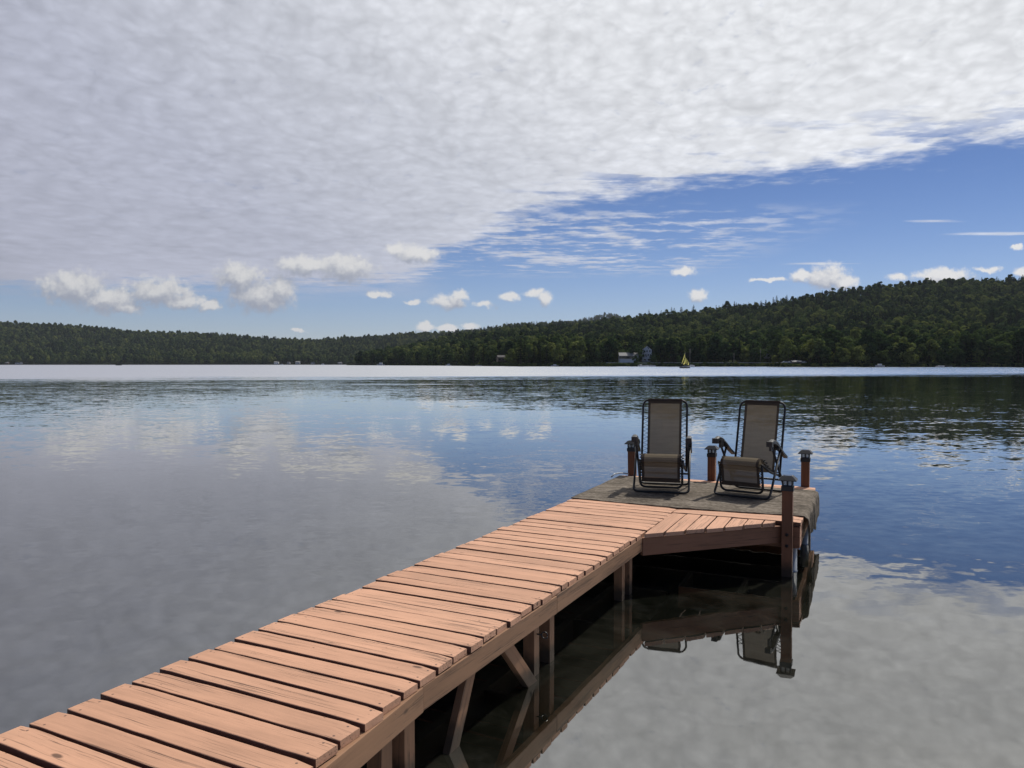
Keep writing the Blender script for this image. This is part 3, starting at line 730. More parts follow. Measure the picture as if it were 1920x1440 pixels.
house('boat_shelter', 1494.5, 552, .8, 6.5, 5, 2.6, 1.0, M['cabin'], M['roofg'], 'dark low boat shelter at the shore below the poplar', 'boat shelter', 0, [], False)
for p, w_, h_, mw, lb in ((518, 11, 5, 'white', 'white cottage with a bright wall, first on the left shore strip'), (541, 7, 4, 'greyhouse', 'small grey cottage between two white ones on the left shore'),
                  (558, 11, 5.5, 'offwhite', 'pale two storey cottage at the middle of the left shore'), (586, 8, 3.5, 'offwhite', 'low pale cottage right of the two storey one'),
                  (637, 10, 3.5, 'greyhouse', 'grey low house near the dip of the left hills'), (34, 15, 3.5, 'offwhite', 'long pale low house by the water at the far left'), (12, 9, 3.5, 'cabin', 'brown cabin at the far left edge of the lake')):
    Y = float(pw(p, FAR_SH)) + 12
    house('cottage', p, Y - 10, 1.4, w_, 8, h_, 2.2, M[mw], M['roofl'] if mw != 'cabin' else M['roofg'], lb, 'cottage', 0, [(-w_ * .25, 1.2, 1.4, 1.4), (w_ * .25, 1.2, 1.4, 1.4)], False)
house('hillside_house', 754, 1075, 9., 9, 7, 5, 3, M['greyhouse'], M['roofl'], 'pale roofed house among trees on the headland', 'house', R(30), [], False)

def pole(p, Y, z, h, label, arm=True):
    r = empty('utility_pole', at(p, Y, z)); tag(r, label, 'utility pole')
    m = MB(); m.tube([(0, 0, 0), (0, 0, h)], .2, 8, 0, [.24, .15]); m.build('pole', M['pole'], r, True)
    if arm: m = MB(); m.box(-1.2, 1.2, -.18, -.06, h - 1., h - .8); m.build('crossarm', M['pole'], r)
pole(1293.5, 614, 2.3, 12., 'tall grey utility pole behind the sailboat')
pole(1425.5, 612, 3., 11., 'pale utility pole left of the grey gabled house')
pole(1376, 612, 2.4, 8.5, 'short pole on the bank below the hidden cottage', False)

def boat(name, p, Y, L, B, H, mh, label, rz=0., cabin=None, canopy=False, outboard=True, mcab=None):
    """moored craft: hull with pointed bow, deck, windscreen or cabin"""
    r = empty(name, at(p, Y, 0), rz); tag(r, label, 'boat')
    h = MB(); st = 8; prev = None
    for k in range(st + 1):
        t = k / st; x = -L / 2 + L * t; hb = B / 2 * (1 - max(0, (t - .45) / .55) ** 2.2) + .03; zt = H * (1 + .25 * t * t)
        ring = [Vector((x, -hb, zt)), Vector((x - .0, -hb * .75, -.05)), Vector((x, hb * .75, -.05)), Vector((x, hb, zt))]
        if prev:
            for a in range(3): h.face([prev[a], ring[a], ring[a + 1], prev[a + 1]])
            h.face([prev[3], ring[3], ring[0], prev[0]])
        else: h.face(ring)
        prev = ring
    h.build('hull', mh, r)
    if cabin:
        c = MB(); c.prism([(-L * .2, -B * .34), (L * .18, -B * .30), (L * .18, B * .30), (-L * .2, B * .34)], H * .95, H + cabin); c.build('cabin', mcab or M['white'], r)
        wv = MB(); wv.box(-L * .15, L * .15, -B * .36, -B * .33, H + cabin * .45, H + cabin * .8); wv.build('window', M['window'], r)
    if canopy:
        c = MB(); c.box(-L * .3, L * .25, -B * .45, B * .45, H + 1.5, H + 1.62); c.build('canopy', M['offwhite'], r)
        for sx in (-.28, .23):
            for sy in (-.42, .42):
                q = MB(); q.tube([(L * sx, B * sy, H * .9), (L * sx, B * sy, H + 1.5)], .04, 6); q.build('canopy_pole', M['rail'], r)
    if outboard:
        q = MB(); q.box(-L / 2 - .45, -L / 2 - .03, -.22, .22, H * .5, H + .45); q.build('outboard_motor', M['black'], r)
    return r
boat('pontoon_boat', 1208, 600, 7, 2.6, .9, M['white'], 'white pontoon boat with canopy moored below the white house', 0, None, True)
boat('motor_boat', 1201, 606, 4.5, 2, .9, M['white'], 'small white motor boat left of the pontoon boat', R(160), .8)
boat('motor_boat', 1222, 604, 6, 2.2, .8, M['offwhite'], 'long pale boat moored right of the pontoon boat', R(5), .4)
boat('motor_boat', 1297, 585, 4.6, 2, .8, M['white'], 'white motor boat just right of the sailboat', R(10), .7)
boat('motor_boat', 1040, 630, 6.5, 2.2, .8, M['offwhite'], 'pale motor boat alone below the dark middle woods', R(185), .9)
boat('motor_boat', 897, 745, 6.5, 2.2, .8, M['white'], 'flat white boat moored left of the brown cabin', R(4), .3)
boat('motor_boat', 841, 850, 6.5, 2.3, .9, M['white'], 'white boat with low cabin off the headland', R(175), 1.3)
boat('cabin_cruiser', 714, 1060, 11, 3.4, 1.6, M['offwhite'], 'grey cabin cruiser anchored off the headland point', R(178), 2.4)
boat('motor_boat', 691, 1080, 6, 2.4, 1.0, M['cabin'], 'small dark boat left of the cabin cruiser', 0, 1.0, mcab=M['cabin'])
boat('motor_boat', 1649, 516, 6, 2.3, 1.0, M['offwhite'], 'pale covered boat at the shore of the right woods', R(183), 1.1)
boat('motor_boat', 1763, 513, 5.5, 2.0, .7, M['white'], 'low white boat at the thin dock on the right', R(0), .25)
boat('motor_boat', 618 - 12.5, 1860, 7, 3, 2.2, M['white'], 'tiny white boat off the left shore cottages', 0, 1.2)
boat('motor_boat', 528.5, 1880, 7.5, 3, 1.6, M['white'], 'tiny white boat right of the first shore cottage', 0, .8)
boat('rowing_boat', 223, 1050, 8, 1.6, .9, M['black'], 'thin dark rowing boat alone on the pale left water', R(4), None, False, False)
dk = empty('far_dock', at(1775, 513.5, 0)); tag(dk, 'thin floating dock beside the low white boat', 'dock')
m = MB(); m.box(-4, 4, 0, 1.6, .45, .6); m.build('deck', M['rail'], dk)
for sx in (-3.6, 0, 3.6): m = MB(); m.tube([(sx, .8, -.5), (sx, .8, 1.6)], .06, 6); m.build('post', M['pole'], dk)

def car(p, Y, z, label):
    r = empty('parked_car', at(p, Y, z)); tag(r, label, 'car', None)
    b = MB(); b.prism([(-2.2, .35), (2.2, .35), (2.25, .8), (1.2, .95), (.6, 1.45), (-1.1, 1.5), (-1.8, .98), (-2.25, .9)], -.85, .85, 0, Matrix(((1, 0, 0, 0), (0, 0, 1, 0), (0, 1, 0, 0), (0, 0, 0, 1)))); b.build('body', M['white'], r)
    q = MB(); q.box(-1.2, .55, -.88, -.86, 1., 1.4); q.build('window', M['window'], r)
    for wx in (-1.4, 1.4): q = MB(); q.tube([(wx, -.87, .34), (wx, -.65, .34)], .34, 12); q.build('wheel', M['black'], r)
for p, lb in ((1472.5, 'white vehicle parked left of the boat shelter'), (1483, 'white vehicle closest to the boat shelter on its left'), (1505, 'white vehicle parked right of the boat shelter')):
    car(p, float(pw(p, NEAR_SH)) + 13, 2.6, lb)

# ------------------------------------------------------------------ sailboat
sb = empty('sailboat', at(1284, 350, 0), R(4)); tag(sb, 'small sailboat with yellow and navy striped sails', 'sailboat')
h = MB(); prev = None
for k in range(11):
    t = k / 10; x = -2.5 + 5. * t; hb = .85 * (1 - (abs(t - .58) / .6) ** 2.2) * (1 if t > .06 else .9) + .03; zt = .62 + .22 * (t - .45) ** 2 * 2
    x -= .0
    ring = [Vector((-x, -hb, zt)), Vector((-x * .97, -hb * .8, .18)), Vector((-x * .93, -.05, -.15)), Vector((-x * .93, .05, -.15)), Vector((-x * .97, hb * .8, .18)), Vector((-x, hb, zt))]
    if prev:
        for a in range(5): h.face([prev[a], ring[a], ring[a + 1], prev[a + 1]])
        h.face([prev[5], ring[5], ring[0], prev[0]])
    else: h.face(ring)
    prev = ring
h.face(prev); h.build('hull', M['hull'], sb)
h = MB(); h.box(-2.3, 2.3, -.9, -.84, .50, .60); h.build('stripe', M['white'], sb)
h = MB(); h.prism([(-.9, -.45), (.7, -.5), (.7, .5), (-.9, .45)], .6, .98); h.build('cabin', M['offwhite'], sb)
m = MB(); m.tube([(-.05, 0, .5), (.12, 0, 7.4)], .05, 8, 0, [.06, .035]); m.build('mast', M['rail'], sb, True)
m = MB(); m.tube([(.05, 0, 1.25), (2.0, -.35, 1.3)], .04, 8); m.build('boom', M['rail'], sb, True)
def sail(name, A, B, C, cuts, belly):
    """triangular sail A top, B fore foot, C aft foot, coloured in oblique panels, thin but closed"""
    A, B, C = Vector(A), Vector(B), Vector(C); mb = MB(); nr, nc = 24, 10
    def pt(i, j):
        t = i / nr; s_ = j / nc; l = A.lerp(B, t); r_ = A.lerp(C, t); q = l.lerp(r_, s_)
        q.y -= belly * math.sin(math.pi * s_) * math.sin(math.pi * min(1, t * .9 + .08)); return q
    for i in range(nr):
        for j in range(nc):
            t = (i + .5) / nr; s_ = (j + .5) / nc
            v = s_ * t + .0 * t; key = s_ * .85 + (t - .5) * cuts[2]
            mi = 0 if any(a < key < b for a, b in cuts[0]) else 1
            f = [pt(i, j), pt(i + 1, j), pt(i + 1, j + 1), pt(i, j + 1)]
            if i == 0: f = [pt(0, 0), pt(1, j), pt(1, j + 1)]
            mb.face(f, mi); mb.face([q + Vector((0, .02, 0)) for q in reversed(f)], mi)
    mb.build(name, [M['yellow'], M['navy']], sb)
sail('jib', (-.02, -.02, 7.0), (-1.75, -.1, 1.3), (.55, -.15, 2.2), ([(-.5, .26), (.60, .98)], 0, .55), .35)
sail('mainsail', (.72, -.05, 4.7), (.75, -.2, 1.35), (2.1, -.3, 1.65), ([(-.5, .24), (.58, .98)], 0, .5), .2)

# ------------------------------------------------------------------ near dock: frames
WA = R(27)
def w2(s, t): return Vector((s * math.sin(WA) + t * math.cos(WA), s * math.cos(WA) - t * math.sin(WA), 0))
WO = w2(3.4, -2.47)                       # base of the walkway
walk = empty('dock_walkway', (WO.x, WO.y, 0), -WA); tag(walk, 'salmon painted plank walkway leading out to the platform', 'walkway')
def L(t): return t + 2.47
def Ls(s): return s - 3.4
def plank(x0, x1, y0, y1, z1, th, m, parent, name='plank', seed=0, cut=None, jit=.003, axis=0):
    """a bevelled, slightly uneven board; local object origin at its middle so that the grain follows it"""
    rg = random.Random(seed); cx, cy = (x0 + x1) / 2, (y0 + y1) / 2
    nx = 14; rows = []
    twist = rg.uniform(-.003, .003); lift = rg.uniform(-.003, .003)
    bv = .0028
    prof = lambda a, b: [(a, 0), (a, th - bv), (a + bv * .6, th - bv * .25), (a + bv * 1.8, th), (b - bv * 1.8, th), (b - bv * .6, th - bv * .25), (b, th - bv), (b, 0)]
    mb = MB()
    for k in range(nx + 1):
        u = k / nx
        if axis == 0:
            x = x0 + (x1 - x0) * u; a, b = y0, y1
        else:
            x = y0 + (y1 - y0) * u; a, b = x0, x1
        e = .0
        a += rg.uniform(0, jit) * .7; b -= rg.uniform(0, jit) * .7
        if k in (0, nx):                                              # worn ends: corners knocked off, end grain slightly rounded
            a += rg.uniform(.002, .007); b -= rg.uniform(.002, .007); e = rg.uniform(-.004, .004)
        wob = lift + twist * (u - .5) * 2 + rg.uniform(-.0008, .0008)
        dz = -.004 if k in (0, nx) else 0
        ring = []
        for q, (yy, zz) in enumerate(prof(a, b)):
            xx = x + e
            if cut: xx = cut(False, yy) * (1 - u) + cut(True, yy) * u     # slanted end cut
            pz = z1 - th + zz + wob + (dz if zz > th * .5 else 0)
            ring.append(Vector((xx - cx, yy - cy, pz - z1)) if axis == 0 else Vector((yy - cx, xx - cy, pz - z1)))
        rows.append(ring)
    for k in range(nx):
        A, B = rows[k], rows[k + 1]
        for q in range(8):
            f = [A[q], A[(q + 1) % 8], B[(q + 1) % 8], B[q]]
            mb.face(f if axis else f[::-1], 1 if q == 7 else (2 if q in (0, 6) else 0))
    mb.face(rows[0] if axis == 0 else rows[0][::-1]); mb.face(rows[-1][::-1] if axis == 0 else rows[-1])
    o = mb.build(name, [m, M['dark_under'], M['edge']], parent, loc=(cx, cy, z1))
    return o
seams = [1.763 - .15 * k for k in range(9, 0, -1)] + [1.763, 1.911, 2.061, 2.213, 2.364, 2.515, 2.67, 2.81, 2.964, 3.112, 3.262, 3.41, 3.564, 3.70, 3.854, 4.011, 4.133, 4.287, 4.441, 4.558, 4.717, 4.854, 5.013,
         5.15, 5.287, 5.421, 5.578, 5.71, 5.85, 5.99, 6.13, 6.27, 6.41, 6.55, 6.69, 6.83, 6.97, 7.11, 7.25, 7.385]
rw = random.Random(3)
for i, (a, b) in enumerate(zip(seams, seams[1:])):
    gap = .021 if b < 2.9 else (.012 if b < 5.6 else .010)
    tr = (-1.893 + .076 * (2.74 - (a + b) / 2)) if b < 2.86 else -1.906      # the first bay stands a little askew
    tl = -3.052
    if i > len(seams) - 4: tr = -1.925
    plank(L(tl + rw.uniform(-.007, .007)), L(tr + rw.uniform(-.007, .006)), Ls(a + gap / 2), Ls(b - gap / 2), .5 + rw.uniform(-.003, .003), .036, M['plank'], walk, seed=i)
def beam(x0, x1, y0, y1, z0, z1, m, parent, name, bevel=.004):
    cx, cy, cz = (x0 + x1) / 2, (y0 + y1) / 2, (z0 + z1) / 2
    mb = MB(); mb.box(x0 - cx, x1 - cx, y0 - cy, y1 - cy, z0 - cz, z1 - cz); return mb.build(name, m, parent, bevel=bevel, loc=(cx, cy, cz))
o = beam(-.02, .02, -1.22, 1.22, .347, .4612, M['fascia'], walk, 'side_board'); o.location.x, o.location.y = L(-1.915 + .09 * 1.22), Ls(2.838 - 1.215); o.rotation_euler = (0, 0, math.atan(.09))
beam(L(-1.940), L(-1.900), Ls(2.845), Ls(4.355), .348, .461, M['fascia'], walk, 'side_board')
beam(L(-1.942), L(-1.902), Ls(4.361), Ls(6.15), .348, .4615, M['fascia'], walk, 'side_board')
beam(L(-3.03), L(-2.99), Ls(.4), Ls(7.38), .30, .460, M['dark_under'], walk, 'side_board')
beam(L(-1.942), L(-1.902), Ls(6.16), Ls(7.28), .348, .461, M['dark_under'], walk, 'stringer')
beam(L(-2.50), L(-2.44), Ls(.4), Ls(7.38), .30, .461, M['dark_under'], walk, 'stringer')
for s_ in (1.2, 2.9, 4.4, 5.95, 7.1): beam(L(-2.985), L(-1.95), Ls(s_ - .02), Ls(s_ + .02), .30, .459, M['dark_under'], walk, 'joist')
# support posts (pairs) and diagonal braces
SUP = [(2.60, -1.962, .078), (2.80, -1.985, .082), (4.155, -1.985, .075), (4.39, -1.985, .07), (5.80, -1.985, .07), (5.99, -1.985, .07)]
for s_, t_, wd in SUP:
    beam(L(t_ - wd * .5), L(t_ + wd * .5), Ls(s_ - wd * .5), Ls(s_ + wd * .5), -1.4, .455, M['post'], walk, 'support_post')
for s_ in (.6, 2.7, 4.27, 5.9):
    beam(L(-2.98), L(-2.90), Ls(s_ - .04), Ls(s_ + .04), -1.4, .455, M['post'], walk, 'support_post')
def brace(s0, t0, z0, s1, t1, z1, wd=.085, th=.04):
    A = Vector((L(t0), Ls(s0), z0)); B = Vector((L(t1), Ls(s1), z1)); c = (A + B) / 2; d = (B - A); ln = d.length; d.normalize()
    sx = Vector((1, 0, 0)); sx = (sx - d * sx.dot(d)).normalized(); sy = d.cross(sx)
    Mx = Matrix((sx, sy, d)).transposed()
    mb = MB(); mb.box(-th / 2, th / 2, -wd / 2, wd / 2, -ln / 2, ln / 2)
    o = mb.build('brace', M['post'], walk, bevel=.003, loc=c); o.rotation_euler = Mx.to_euler()
brace(3.42, -1.965, .44, 2.98, -1.930, -.25)
brace(3.66, -1.965, .44, 4.20, -1.915, -.18)
m = MB(); m.tube([(0.02 * math.cos(a), 0, .02 * math.sin(a)) for a in np.linspace(0, 5.9, 16)], .004, 6); m.tube([(-.05, 0, 0), (-.02, 0, 0)], .005, 6)
o = m.build('eye_bolt', M['black'], walk, True, loc=(L(-1.985) + .09, Ls(4.155) - .0, .275)); 

# ------------------------------------------------------------------ platform
PA = R(25); O2 = (.619, 7.974)
plat = empty('dock_platform', (O2[0], O2[1], 0), -PA); tag(plat, 'square salmon painted swim platform at the end of the walkway', 'platform')
def pworld(a, b, z=0.): return Vector((O2[0] + a * math.cos(PA) + b * math.sin(PA), O2[1] - a * math.sin(PA) + b * math.cos(PA), z))
AW, BD = 2.30, 1.87
nb_ = 13; pit = (BD + .02) / nb_
for k in range(nb_):
    b0 = -.0 + k * pit
    plank(.0, AW, b0 + .004, b0 + pit - .004, .4985, .036, M['plank'], plat, 'deck_board', 100 + k)
plank(1.138, AW - .005, -.270, -.138, .499, .036, M['plank'], plat, 'deck_board', 151)
plank(1.138, AW + .002, -.132, -.004, .500, .036, M['plank'], plat, 'deck_board', 152)
# corner infill: seven boards running outwards to a slanted edge
ga = [1.136, 1.279, 1.423, 1.566, 1.702, 1.845, 1.986, 2.086]
def oy(a): return -1.305 + (a - 1.131) * .982
for k, (a0, a1) in enumerate(zip(ga, ga[1:])):
    plank(a0 + .004, a1 - .004, min(oy(a0), oy(a1)) , -.276, .499, .036, M['plankY'], plat, 'infill_board', 160 + k, cut=(lambda last, yy: -.276 if last else oy(yy)), axis=1)
# slanted fascia under the infill boards
A = Vector((1.128, oy(1.128) + .02, 0)); B = Vector((2.13, oy(2.13) + .02, 0)); dv = (B - A); ln = dv.length; an = math.atan2(dv.y, dv.x)
mb = MB(); mb.box(-ln / 2, ln / 2, 0, .04, -.075, .075); o = mb.build('fascia_board', M['fasciax'], plat, bevel=.004, loc=((A.x + B.x) / 2, (A.y + B.y) / 2, .462 - .075 - .001)); o.rotation_euler = (0, 0, an)
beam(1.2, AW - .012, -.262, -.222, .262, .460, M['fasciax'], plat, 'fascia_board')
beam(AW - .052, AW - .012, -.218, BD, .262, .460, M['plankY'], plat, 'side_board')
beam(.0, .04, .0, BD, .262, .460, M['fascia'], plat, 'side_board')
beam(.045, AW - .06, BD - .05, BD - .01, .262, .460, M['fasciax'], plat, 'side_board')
for b_ in (.35, .95, 1.5): beam(.045, AW - .057, b_ - .02, b_ + .02, .27, .459, M['dark_under'], plat, 'joist')
for a_ in (.6, 1.2, 1.75): beam(a_ - .02, a_ + .02, -.2, .32, .27, .458, M['dark_under'], plat, 'joist')
for a_, b_, nm in ((AW - .085, -.12, 0), (AW - .06, 1.05, 1), (.12, .12, 2), (.12, 1.7, 3)):
    m = MB(); m.tube([(a_, b_, -1.5), (a_, b_, .262)], .042, 18); m.build('pipe_leg', M['galv'], plat, True)
    m = MB(); m.tube([(a_, b_, .012), (a_, b_, .03)], .047, 18); m.build('pipe_collar', M['galv'], plat, True)
m = MB(); m.box(AW - .012, AW + .016, 1.62, 1.74, .40, .44); m.tube([(AW + .02, 1.60, .43), (AW + .03, 1.68, .445), (AW + .02, 1.76, .43)], .012, 8); m.build('cleat', M['black'], plat)

# ------------------------------------------------------------------ rug lying on the platform, right edge hanging over the side
def rug():
    na, nbq = 70, 60; A_, B_, Z_ = [], [], []
    for j in range(nbq + 1):
        v = j / nbq; ra, rb, rz = [], [], []
        b0 = -.075 + .07 * 0; 
        for i in range(na + 1):
            u = i / na; s_ = u * (AW + .30)
            bf = -.085 + .085 * min(1, abs(s_ - 1.15) / 1.15) * (1 if s_ > 1.15 else .9)           # front edge sags a little in the middle
            bf = np.interp(s_, [0, 1.14, 2.3, 2.7], [.004, -.075, .008, .02]); bb = np.interp(s_, [0, .6, 1.0, 2.3, 2.7], [1.76, 1.75, 1.66, 1.60, 1.58])
            b_ = bf + (bb - bf) * v
            z = .509 + .002 * math.sin(s_ * 9 + v * 7) * math.sin(v * 13 + s_ * 3) + .0015 * math.sin(s_ * 31 + v * 20)
            if i == 0 or j == 0: z += .001
            a_ = s_
            if s_ > AW:
                d = s_ - AW; wv = .011 * math.sin(b_ * 13. + .8) + .006 * math.sin(b_ * 29.)
                arc = .03
                if d < arc * 1.57:
                    th = d / arc; a_ = AW + arc * math.sin(th); z -= arc * (1 - math.cos(th))
                else:
                    a_ = AW + arc; z -= arc + (d - arc * 1.57)
                a_ += wv * min(1, d / .12) + .012 * min(1, d / .05)
                z -= .05 * min(1, d / .25) * math.sin(b_ * 5.2 + 1.9)
                b_ += .02 * min(1, d / .2) * math.sin(b_ * 17)
            ra.append(a_); rb.append(b_); rz.append(z)
        A_.append(ra); B_.append(rb); Z_.append(rz)
    me = grid_mesh('rug', np.array(A_), np.array(B_), np.array(Z_), M['rug'])
    o = link('rug', me, None, (O2[0], O2[1], 0)); o.rotation_euler = (0, 0, -PA)
    sd = o.modifiers.new('thick', 'SOLIDIFY'); sd.thickness = .006; sd.offset = -1
    return tag(o, 'grey brown woven outdoor rug hanging over the platform edge', 'rug')
rug()
# stiff curled strip at the back left corner of the platform
m = MB(); m.tube([(-.06, 1.60, .51), (-.05, 1.70, .535), (.0, 1.80, .54), (.10, 1.82, .53)], .008, 8); o = m.build('edge_strip', M['galv'], None, True, loc=(O2[0], O2[1], 0)); o.rotation_euler = (0, 0, -PA); tag(o, 'short grey metal strip at the rug corner beside the left post', 'strip')

# ------------------------------------------------------------------ posts with solar caps
def dock_post(a, b, z0, top, label, bolts=False, lean=(0, 0)):
    w_ = pworld(a, b); r = empty('dock_post', (w_.x, w_.y, 0), -PA); tag(r, label, 'post', 'dock posts with solar caps')
    r.rotation_euler = (lean[0], lean[1], -PA)
    hw = .0455
    beam(-hw, hw, -hw, hw, z0, top, M['dockpost'], r, 'timber', .004)
    cap = MB(); cap.box(-.052, .052, -.052, .052, top - .03, top + .012); cap.frustum(0, 0, top + .012, .047, .047, top + .022, .043, .043)
    for sx in (-1, 1):
        for sy in (-1, 1): cap.box(sx * .040 - .006, sx * .040 + .006, sy * .040 - .006, sy * .040 + .006, top + .022, top + .062)
    for sx in (-1, 1): cap.box(sx * .040 - .004, sx * .040 + .004, -.007, .007, top + .022, top + .062); cap.box(-.007, .007, sx * .040 - .004, sx * .040 + .004, top + .022, top + .062)
    c = cap.build('solar_light', M['plastic'], r)
    ln = MB(); ln.box(-.037, .037, -.037, .037, top + .0225, top + .0615); ln.build('lens', M['lens'], c)
    rf = MB(); rf.frustum(0, 0, top + .0625, .078, .078, top + .069, .078, .078); rf.frustum(0, 0, top + .0692, .077, .077, top + .104, .044, .044); rf.build('light_roof', M['plastic'], c)
    sp = MB(); sp.box(-.036, .036, -.036, .036, top + .1042, top + .108); sp.build('solar_panel', M['panel'], c)
    if bolts:
        for z in (.40, .30):
            q = MB(); q.tube([(0, -hw - .012, z), (0, -hw + .003, z)], .014, 12); q.build('bolt', M['bolt'], r, True)
dock_post(.13, BD + .040, .0 - 1.3, .84, 'back left post partly hidden by the left lounge chair', lean=(0, R(-1.)))
dock_post(1.118, BD + .040, -1.3, .82, 'back middle post standing between the two lounge chairs')
dock_post(2.185, BD + .040, -1.3, .82, 'back right post standing clear against the water')
dock_post(2.187, -.318, -1.4, .82, 'tall front post with two bolts at the near platform corner', True)

# ------------------------------------------------------------------ zero gravity lounge chairs
def make_chair():
    r = empty('lounge_chair', (0, 0, 0)); T = .0125
    K = Vector((0, -.33, .362)); Q = Vector((0, .19, .20)); TP = Vector((0, .36, .985)); FT = Vector((0, -.27, .06))
    def m3(v, x): return Vector((x, v.y, v.z))
    hw = .252
    # backrest + seat + leg frame tube: one loop over the top, and one U below the knee
    b = MB(); b.tube(rounded([m3(Q, -hw) + Vector((0, -.02, -.02)), m3(TP, -hw), m3(TP, hw), m3(Q, hw) + Vector((0, -.02, -.02))], .085), T, 10); b.build('back_frame', M['tube'], r, True)
    for sx in (-1, 1):
        b = MB(); b.tube(rounded([m3(Q, sx * (hw - .012)), m3(Q.lerp(K, .5), sx * (hw - .012)) + Vector((0, 0, -.025)), m3(K, sx * (hw - .02))], .08), T, 10); b.build('seat_rail', M['tube'], r, True)
    b = MB(); lw = hw - .025
    b.tube(rounded([m3(K, -lw) + Vector((0, .01, .0)), m3(FT, -lw), m3(FT, lw), m3(K, lw) + Vector((0, .01, .0))], .07), T, 10); b.build('leg_rest_frame', M['tube'], r, True)
    # X legs: U lying on the ground in front, rising backwards; U at the back, rising forwards
    ow, iw = .296, .280
    b = MB(); b.tube(rounded([(-ow, .06, .505), (-ow, -.22, .10), (-ow, -.30, .0125), (ow, -.30, .0125), (ow, -.22, .10), (ow, .06, .505)], .07), T, 10); b.build('leg_frame', M['tube'], r, True)
    b = MB(); b.tube(rounded([(-iw, -.16, .53), (-iw, .20, .12), (-iw, .29, .0125), (iw, .29, .0125), (iw, .20, .12), (iw, -.16, .53)], .07), T, 10); b.build('leg_frame', M['tube'], r, True)
    b = MB(); b.tube([(-iw, .17, .155), (iw, .17, .155)], T * .9, 10); b.build('stretcher', M['tube'], r, True)
    # slings: flat panels with a sag, a border hem and zigzag cords
    def panel(path, w0, sag, nm, borders):
        """path: list of points from bottom to top in the y-z plane"""
        fb = MB(); hm = MB(); n_ = len(path); cols = [-1, -.86, -.5, -.17, .17, .5, .86, 1]
        tang = [(path[min(i + 1, n_ - 1)] - path[max(i - 1, 0)]).normalized() for i in range(n_)]
        nor = [Vector((0, -t.z, t.y)) for t in tang]
        for i in range(n_ - 1):
            for j in range(len(cols) - 1):
                def P(ii, jj):
                    x = cols[jj] * w0; s_ = sag * (1 - cols[jj] ** 2) * max(0., math.sin(math.pi * ii / (n_ - 1))) ** .7
                    return m3(path[ii], x) - nor[ii] * s_
                u0, u1 = i / (n_ - 1), (i + 1) / (n_ - 1)
                edge = j in (0, len(cols) - 2) or u0 < borders[0] - 1e-4 or u1 > 1 - borders[1] + 1e-4
                (hm if edge else fb).face([P(i, j), P(i, j + 1), P(i + 1, j + 1), P(i + 1, j)])
        o = fb.build(nm, M['sling'], r, True); hm.build('hem', M['hem'], o, True)
        return o
    def lace(path, xa, xb, n_, par, r_=.0062):
        tot = len(path) - 1
        def along(u):
            f = u * tot; i = min(int(f), tot - 1); return path[i].lerp(path[i + 1], f - i)
        for sx in (-1, 1):
            b = MB(); pts = [m3(along(k / (2 * n_)), sx * (xa if k % 2 else xb)) for k in range(2 * n_ + 1)]
            b.tube(pts, r_, 5); b.build('cord', M['tube'], par, True)
    # back panel wraps the top bar; seat panel dips between knee and backrest
    def seg(a, b_, n_): return [a.lerp(b_, k / n_) for k in range(n_)]
    off = Vector((0, -.012, .006))
    bp = [v + off for v in seg(Q + Vector((0, -.0, .02)), TP + Vector((0, .002, .004)), 16)] + [TP + Vector((0, -.016, .012)), TP + Vector((0, 0, .016))]
    bk = panel(bp, .193, .018, 'back_sling', (0., .09))
    lace(bp[:13], .186, hw - .003, 13, bk)
    sp = [v for v in seg(K + Vector((0, .10, .050)), Q + Vector((0, -.03, .03)), 8)] + [Q + Vector((0, -.005, .03))]
    for i, v in enumerate(sp): sp[i] = v + Vector((0, 0, -.045 * math.sin(math.pi * i / 8)))
    st = panel(sp, .205, .015, 'seat_sling', (0, 0)); lace(sp, .198, hw - .015, 8, st)
    lp = [FT.lerp(K, .20 + .70 * k / 9) + Vector((0, -.016, 0)) for k in range(10)] + [K + Vector((0, -.036, -.014)), K + Vector((0, -.028, .012)), K + Vector((0, -.010, .034)), K + Vector((0, .020, .052)), K + Vector((0, .060, .062)), K + Vector((0, .10, .058))]
    lg = panel(lp, .205, .006, 'leg_sling', (.10, 0)); lace(lp[:11], .198, lw + .002, 8, lg)
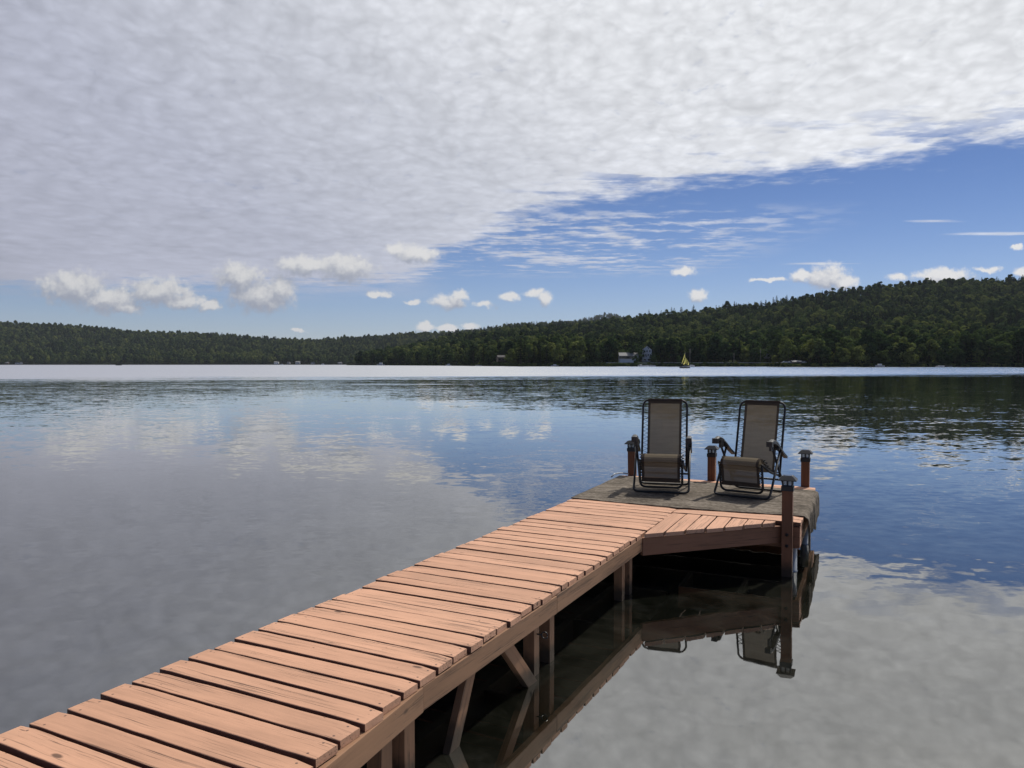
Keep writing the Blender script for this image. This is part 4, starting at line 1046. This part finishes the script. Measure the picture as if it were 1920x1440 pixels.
    # armrests: curved black bars that slope down to the back
    for sx in (-1, 1):
        x = sx * .292; prof = [(-.27, .592), (-.20, .604), (-.10, .578), (.02, .515), (.14, .450), (.25, .40)]
        b = MB(); rows = []
        for i, (y, z) in enumerate(prof):
            h_ = .016 + .006 * (i in (1, 2)); w__ = .027 if i < 4 else .022
            rows.append([Vector((x - w__, y, z - h_)), Vector((x + w__, y, z - h_)), Vector((x + w__, y, z + h_ * .5)), Vector((x + w__ * .5, y, z + h_)), Vector((x - w__ * .5, y, z + h_)), Vector((x - w__, y, z + h_ * .5))])
        for A_, B_ in zip(rows, rows[1:]):
            for q in range(6): b.face([A_[q], B_[q], B_[(q + 1) % 6], A_[(q + 1) % 6]])
        b.face(rows[0]); b.face(rows[-1][::-1])
        b.box(x - .03, x + .03, -.295, -.255, .552, .607)                       # square front end with its lock
        ar = b.build('armrest', M['plastic'], r)
        q = MB(); q.tube([(x - .035 * sx, -.03, .520), (x + .022 * sx, -.03, .520)], .022, 12); q.tube([(x - .03 * sx, -.02, .52), (x - .03 * sx, -.10, .56)], .012, 8); q.build('lock_knob', M['plastic'], ar, True)
        q = MB(); q.box(x - .012 - .02 * sx, x + .012 - .02 * sx, -.20, -.12, .50, .585); q.build('bracket', M['plastic'], ar)
    return r
ch = make_chair()
def copy_tree(o, parent=None):
    c = o.copy(); COL.objects.link(c)
    if parent: c.parent = parent
    for k in list(o.children): copy_tree(k, c)
    return c
ch2 = copy_tree(ch)
ch.location = (1.70, 8.53, .513); ch.rotation_euler = (0, 0, R(-15)); tag(ch, 'left taupe mesh lounge chair facing straight to the walkway', 'lounge chair', 'zero gravity lounge chairs')
ch2.location = (2.590, 8.20, .513); ch2.rotation_euler = (0, 0, R(-37)); tag(ch2, 'right taupe mesh lounge chair turned towards the left', 'lounge chair', 'zero gravity lounge chairs')
bpy.context.view_layer.update()

# ------------------------------------------------------------------ thin summer haze over the lake
m, n, o = mat('haze'); vs = n.new('ShaderNodeVolumePrincipled')
vs.inputs['Color'].default_value = (.80, .88, 1., 1); vs.inputs['Density'].default_value = HAZE
n.link(vs.outputs[0], o.inputs['Volume'])
hz = MB(); hz.box(-7100, 7100, -400, 8100, -4, 520); hz = hz.build('haze', m); tag(hz, 'thin blue summer haze over the lake', 'haze', kind='stuff')
